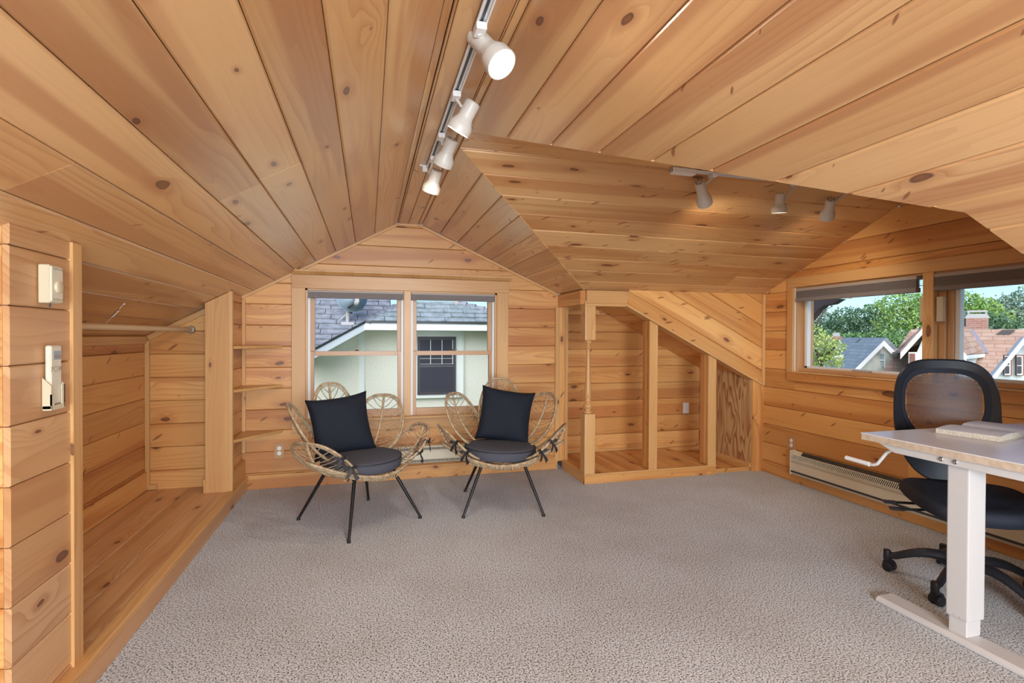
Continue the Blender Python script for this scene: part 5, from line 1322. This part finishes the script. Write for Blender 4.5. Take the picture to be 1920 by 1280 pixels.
# --- trees
def leaf_mat(name, a, b_):
    m = bpy.data.materials.new(name); m.use_nodes = True; g = NT(m); p = g.n('TexCoord').outputs['Object']
    n1 = g.n('TexNoise', {'Vector': p, 'Scale': 1.3, 'Detail': 3.0}).outputs[0]
    g.put(g.b.inputs['Base Color'], g.mix(g.smooth(n1, .35, .65), a, b_)); g.b.inputs['Roughness'].default_value = .6
    g.b.inputs['Transmission Weight'].default_value = 0; g.b.inputs['Subsurface Weight'].default_value = 0
    return m
LF = {'bright': leaf_mat('bright_leaves', (.20, .36, .07, 1), (.36, .50, .14, 1)), 'mid': leaf_mat('mid_leaves', (.10, .22, .07, 1), (.22, .36, .12, 1)),
      'dark': leaf_mat('dark_leaves', (.07, .15, .075, 1), (.15, .25, .12, 1)), 'blue': leaf_mat('hazy_leaves', (.16, .27, .20, 1), (.26, .38, .27, 1)),
      'yellow': leaf_mat('yellow_green_leaves', (.30, .46, .08, 1), (.58, .60, .22, 1)), 'grey': leaf_mat('grey_green_leaves', (.20, .29, .20, 1), (.32, .42, .28, 1))}
BARK = noisy('bark', (.10, .075, .055, 1), (.16, .12, .09, 1), 8, .95)
def tree(name, label, blobs, dist, kind, dens=1.0, leaf=1.0, seed=0):
    """blobs: (px, py, rx, ry) of crown masses as seen; built as solid masses of leaves at their distance"""
    rn = random.Random(seed); k = dist/FPX*1.28
    cs = [(al_(px_, py_, dist+rn.uniform(-.6, .6)), rx*k, ry*k) for px_, py_, rx, ry in blobs]
    cx = sum((c[0] for c in cs), V(0, 0, 0))/len(cs)
    r_ = tag(root(name, (cx.x, cx.y, -5)), label, 'tree', 'trees beyond the houses')
    q = MB(); ls = dist/FPX*2.0*leaf
    for c, rx, ry in cs:
        n_ = int(900*dens*(rx*ry)/((24*k)**2)+60)
        for _ in range(n_):
            t, p_ = rn.uniform(0, 2*PI), math.acos(rn.uniform(-1, 1)); rr = rn.uniform(.55, 1.0)**.5*(1+.16*math.sin(5*t+seed)*math.sin(4*p_)) + (rn.random() < .06)*.12
            d_ = V(math.sin(p_)*math.cos(t), math.sin(p_)*math.sin(t), math.cos(p_)); pos = c+V(d_.x*rx, d_.y*rx, d_.z*ry)*rr
            a = V(rn.gauss(0, 1), rn.gauss(0, 1), rn.gauss(0, 1)).normalized(); b_ = (a.cross(V(rn.gauss(0, 1), rn.gauss(0, 1), 1))).normalized()
            nn_ = a.cross(b_)
            if nn_.dot(d_) < 0: b_ = -b_
            s_ = ls*rn.uniform(.6, 1.3)
            q.face([pos-a*s_, pos-b_*s_*.6, pos+a*s_, pos+b_*s_*.6])
    o = q.build('foliage', LF[kind], r_); o['kind'] = 'stuff'
    q = MB(); b0 = V(cx.x, cx.y, -5); q.tube([b0, V(cx.x, cx.y, cx.z)], [dist*.006, dist*.003], 8)
    for c, rx, ry in cs: q.tube([V(cx.x, cx.y, cx.z-ry), c], [dist*.003, dist*.0012], 6)
    q.build('trunk', BARK, r_)
    return r_
tree('leafy_tree', 'yellow-green tree close to the dormer window, in front of the grey-roofed house', [(1522, 632, 16, 16), (1532, 655, 22, 18), (1548, 646, 14, 13), (1566, 650, 12, 8), (1535, 678, 26, 14), (1560, 672, 14, 9), (1518, 700, 20, 18)], 12, 'yellow', 1.2, 1.0, 1)
tree('leafy_tree', 'hazy blue-green tree below the eave bracket', [(1525, 600, 18, 16), (1548, 608, 20, 20), (1512, 606, 16, 18), (1542, 626, 26, 18)], 42, 'blue', 1.3, 1, 2)
tree('leafy_tree', 'dark rounded tree above the ridge of the grey roof', [(1590, 604, 22, 19), (1613, 598, 20, 13), (1576, 618, 20, 16), (1610, 618, 30, 18), (1640, 622, 22, 16)], 38, 'dark', 1.5, 1, 3)
tree('leafy_tree', 'thin-topped tree between the dark tree and the tall bright one', [(1628, 578, 6, 5), (1643, 583, 10, 9), (1655, 572, 9, 7), (1664, 598, 14, 15), (1650, 612, 20, 14)], 40, 'mid', .9, 1, 4)
tree('leafy_tree', 'tall bright green tree left of the window mullion', [(1688, 572, 26, 15), (1706, 566, 18, 13), (1700, 590, 24, 16), (1690, 610, 30, 18), (1702, 632, 24, 20), (1728, 585, 14, 20), (1735, 610, 20, 24)], 34, 'bright', 1.2, 1, 5)
tree('leafy_tree', 'small green tree beside the white gable of the grey-roofed house', [(1690, 640, 16, 14), (1700, 654, 20, 14), (1676, 648, 12, 9)], 27, 'mid', 1.3, 1, 6)
tree('leafy_tree', 'broad bright green tree above the brown roof', [(1800, 574, 22, 18), (1822, 578, 20, 16), (1790, 590, 22, 18), (1845, 583, 17, 15), (1830, 600, 34, 16), (1776, 600, 20, 22)], 34, 'bright', 1.2, 1, 7)
tree('leafy_tree', 'small yellow-green tree next to the brick chimney', [(1800, 606, 14, 12), (1812, 611, 12, 9), (1786, 614, 12, 10)], 27, 'yellow', 1.3, 1, 8)
tree('leafy_tree', 'dusky grey-green tree right of the brick chimney', [(1888, 584, 26, 18), (1905, 574, 18, 14), (1866, 600, 26, 20), (1900, 602, 34, 18), (1930, 570, 16, 20)], 36, 'grey', 1.3, 1, 9)
tree('leafy_tree', 'dark tree low behind the brick chimney', [(1860, 610, 22, 14), (1845, 606, 14, 12), (1885, 614, 24, 10)], 31, 'dark', 1.3, 1, 10)
tree('leafy_tree', 'low green trees along the far street', [(1560, 634, 20, 8), (1590, 636, 24, 8), (1625, 636, 26, 9), (1655, 634, 20, 10)], 31, 'mid', 1.2, 1, 11)
# bare branches over the hazy tree
br = tag(root('bare_branch', al_(1540, 600, 40)), 'bare grey branches rising above the hazy tree', 'branch')
q = MB(); f3 = lambda L_: [al_(x, y, 40) for x, y in L_]
for L_ in ([(1528, 612), (1537, 598), (1545, 584), (1552, 578), (1562, 574)], [(1545, 584), (1550, 574)], [(1536, 600), (1530, 590)], [(1540, 594), (1556, 588)]): q.tube(f3(L_), [.07, .05, .04, .03, .02][:len(L_)] if len(L_) == 5 else .03, 5)
q.build('twigs', BARK, br)
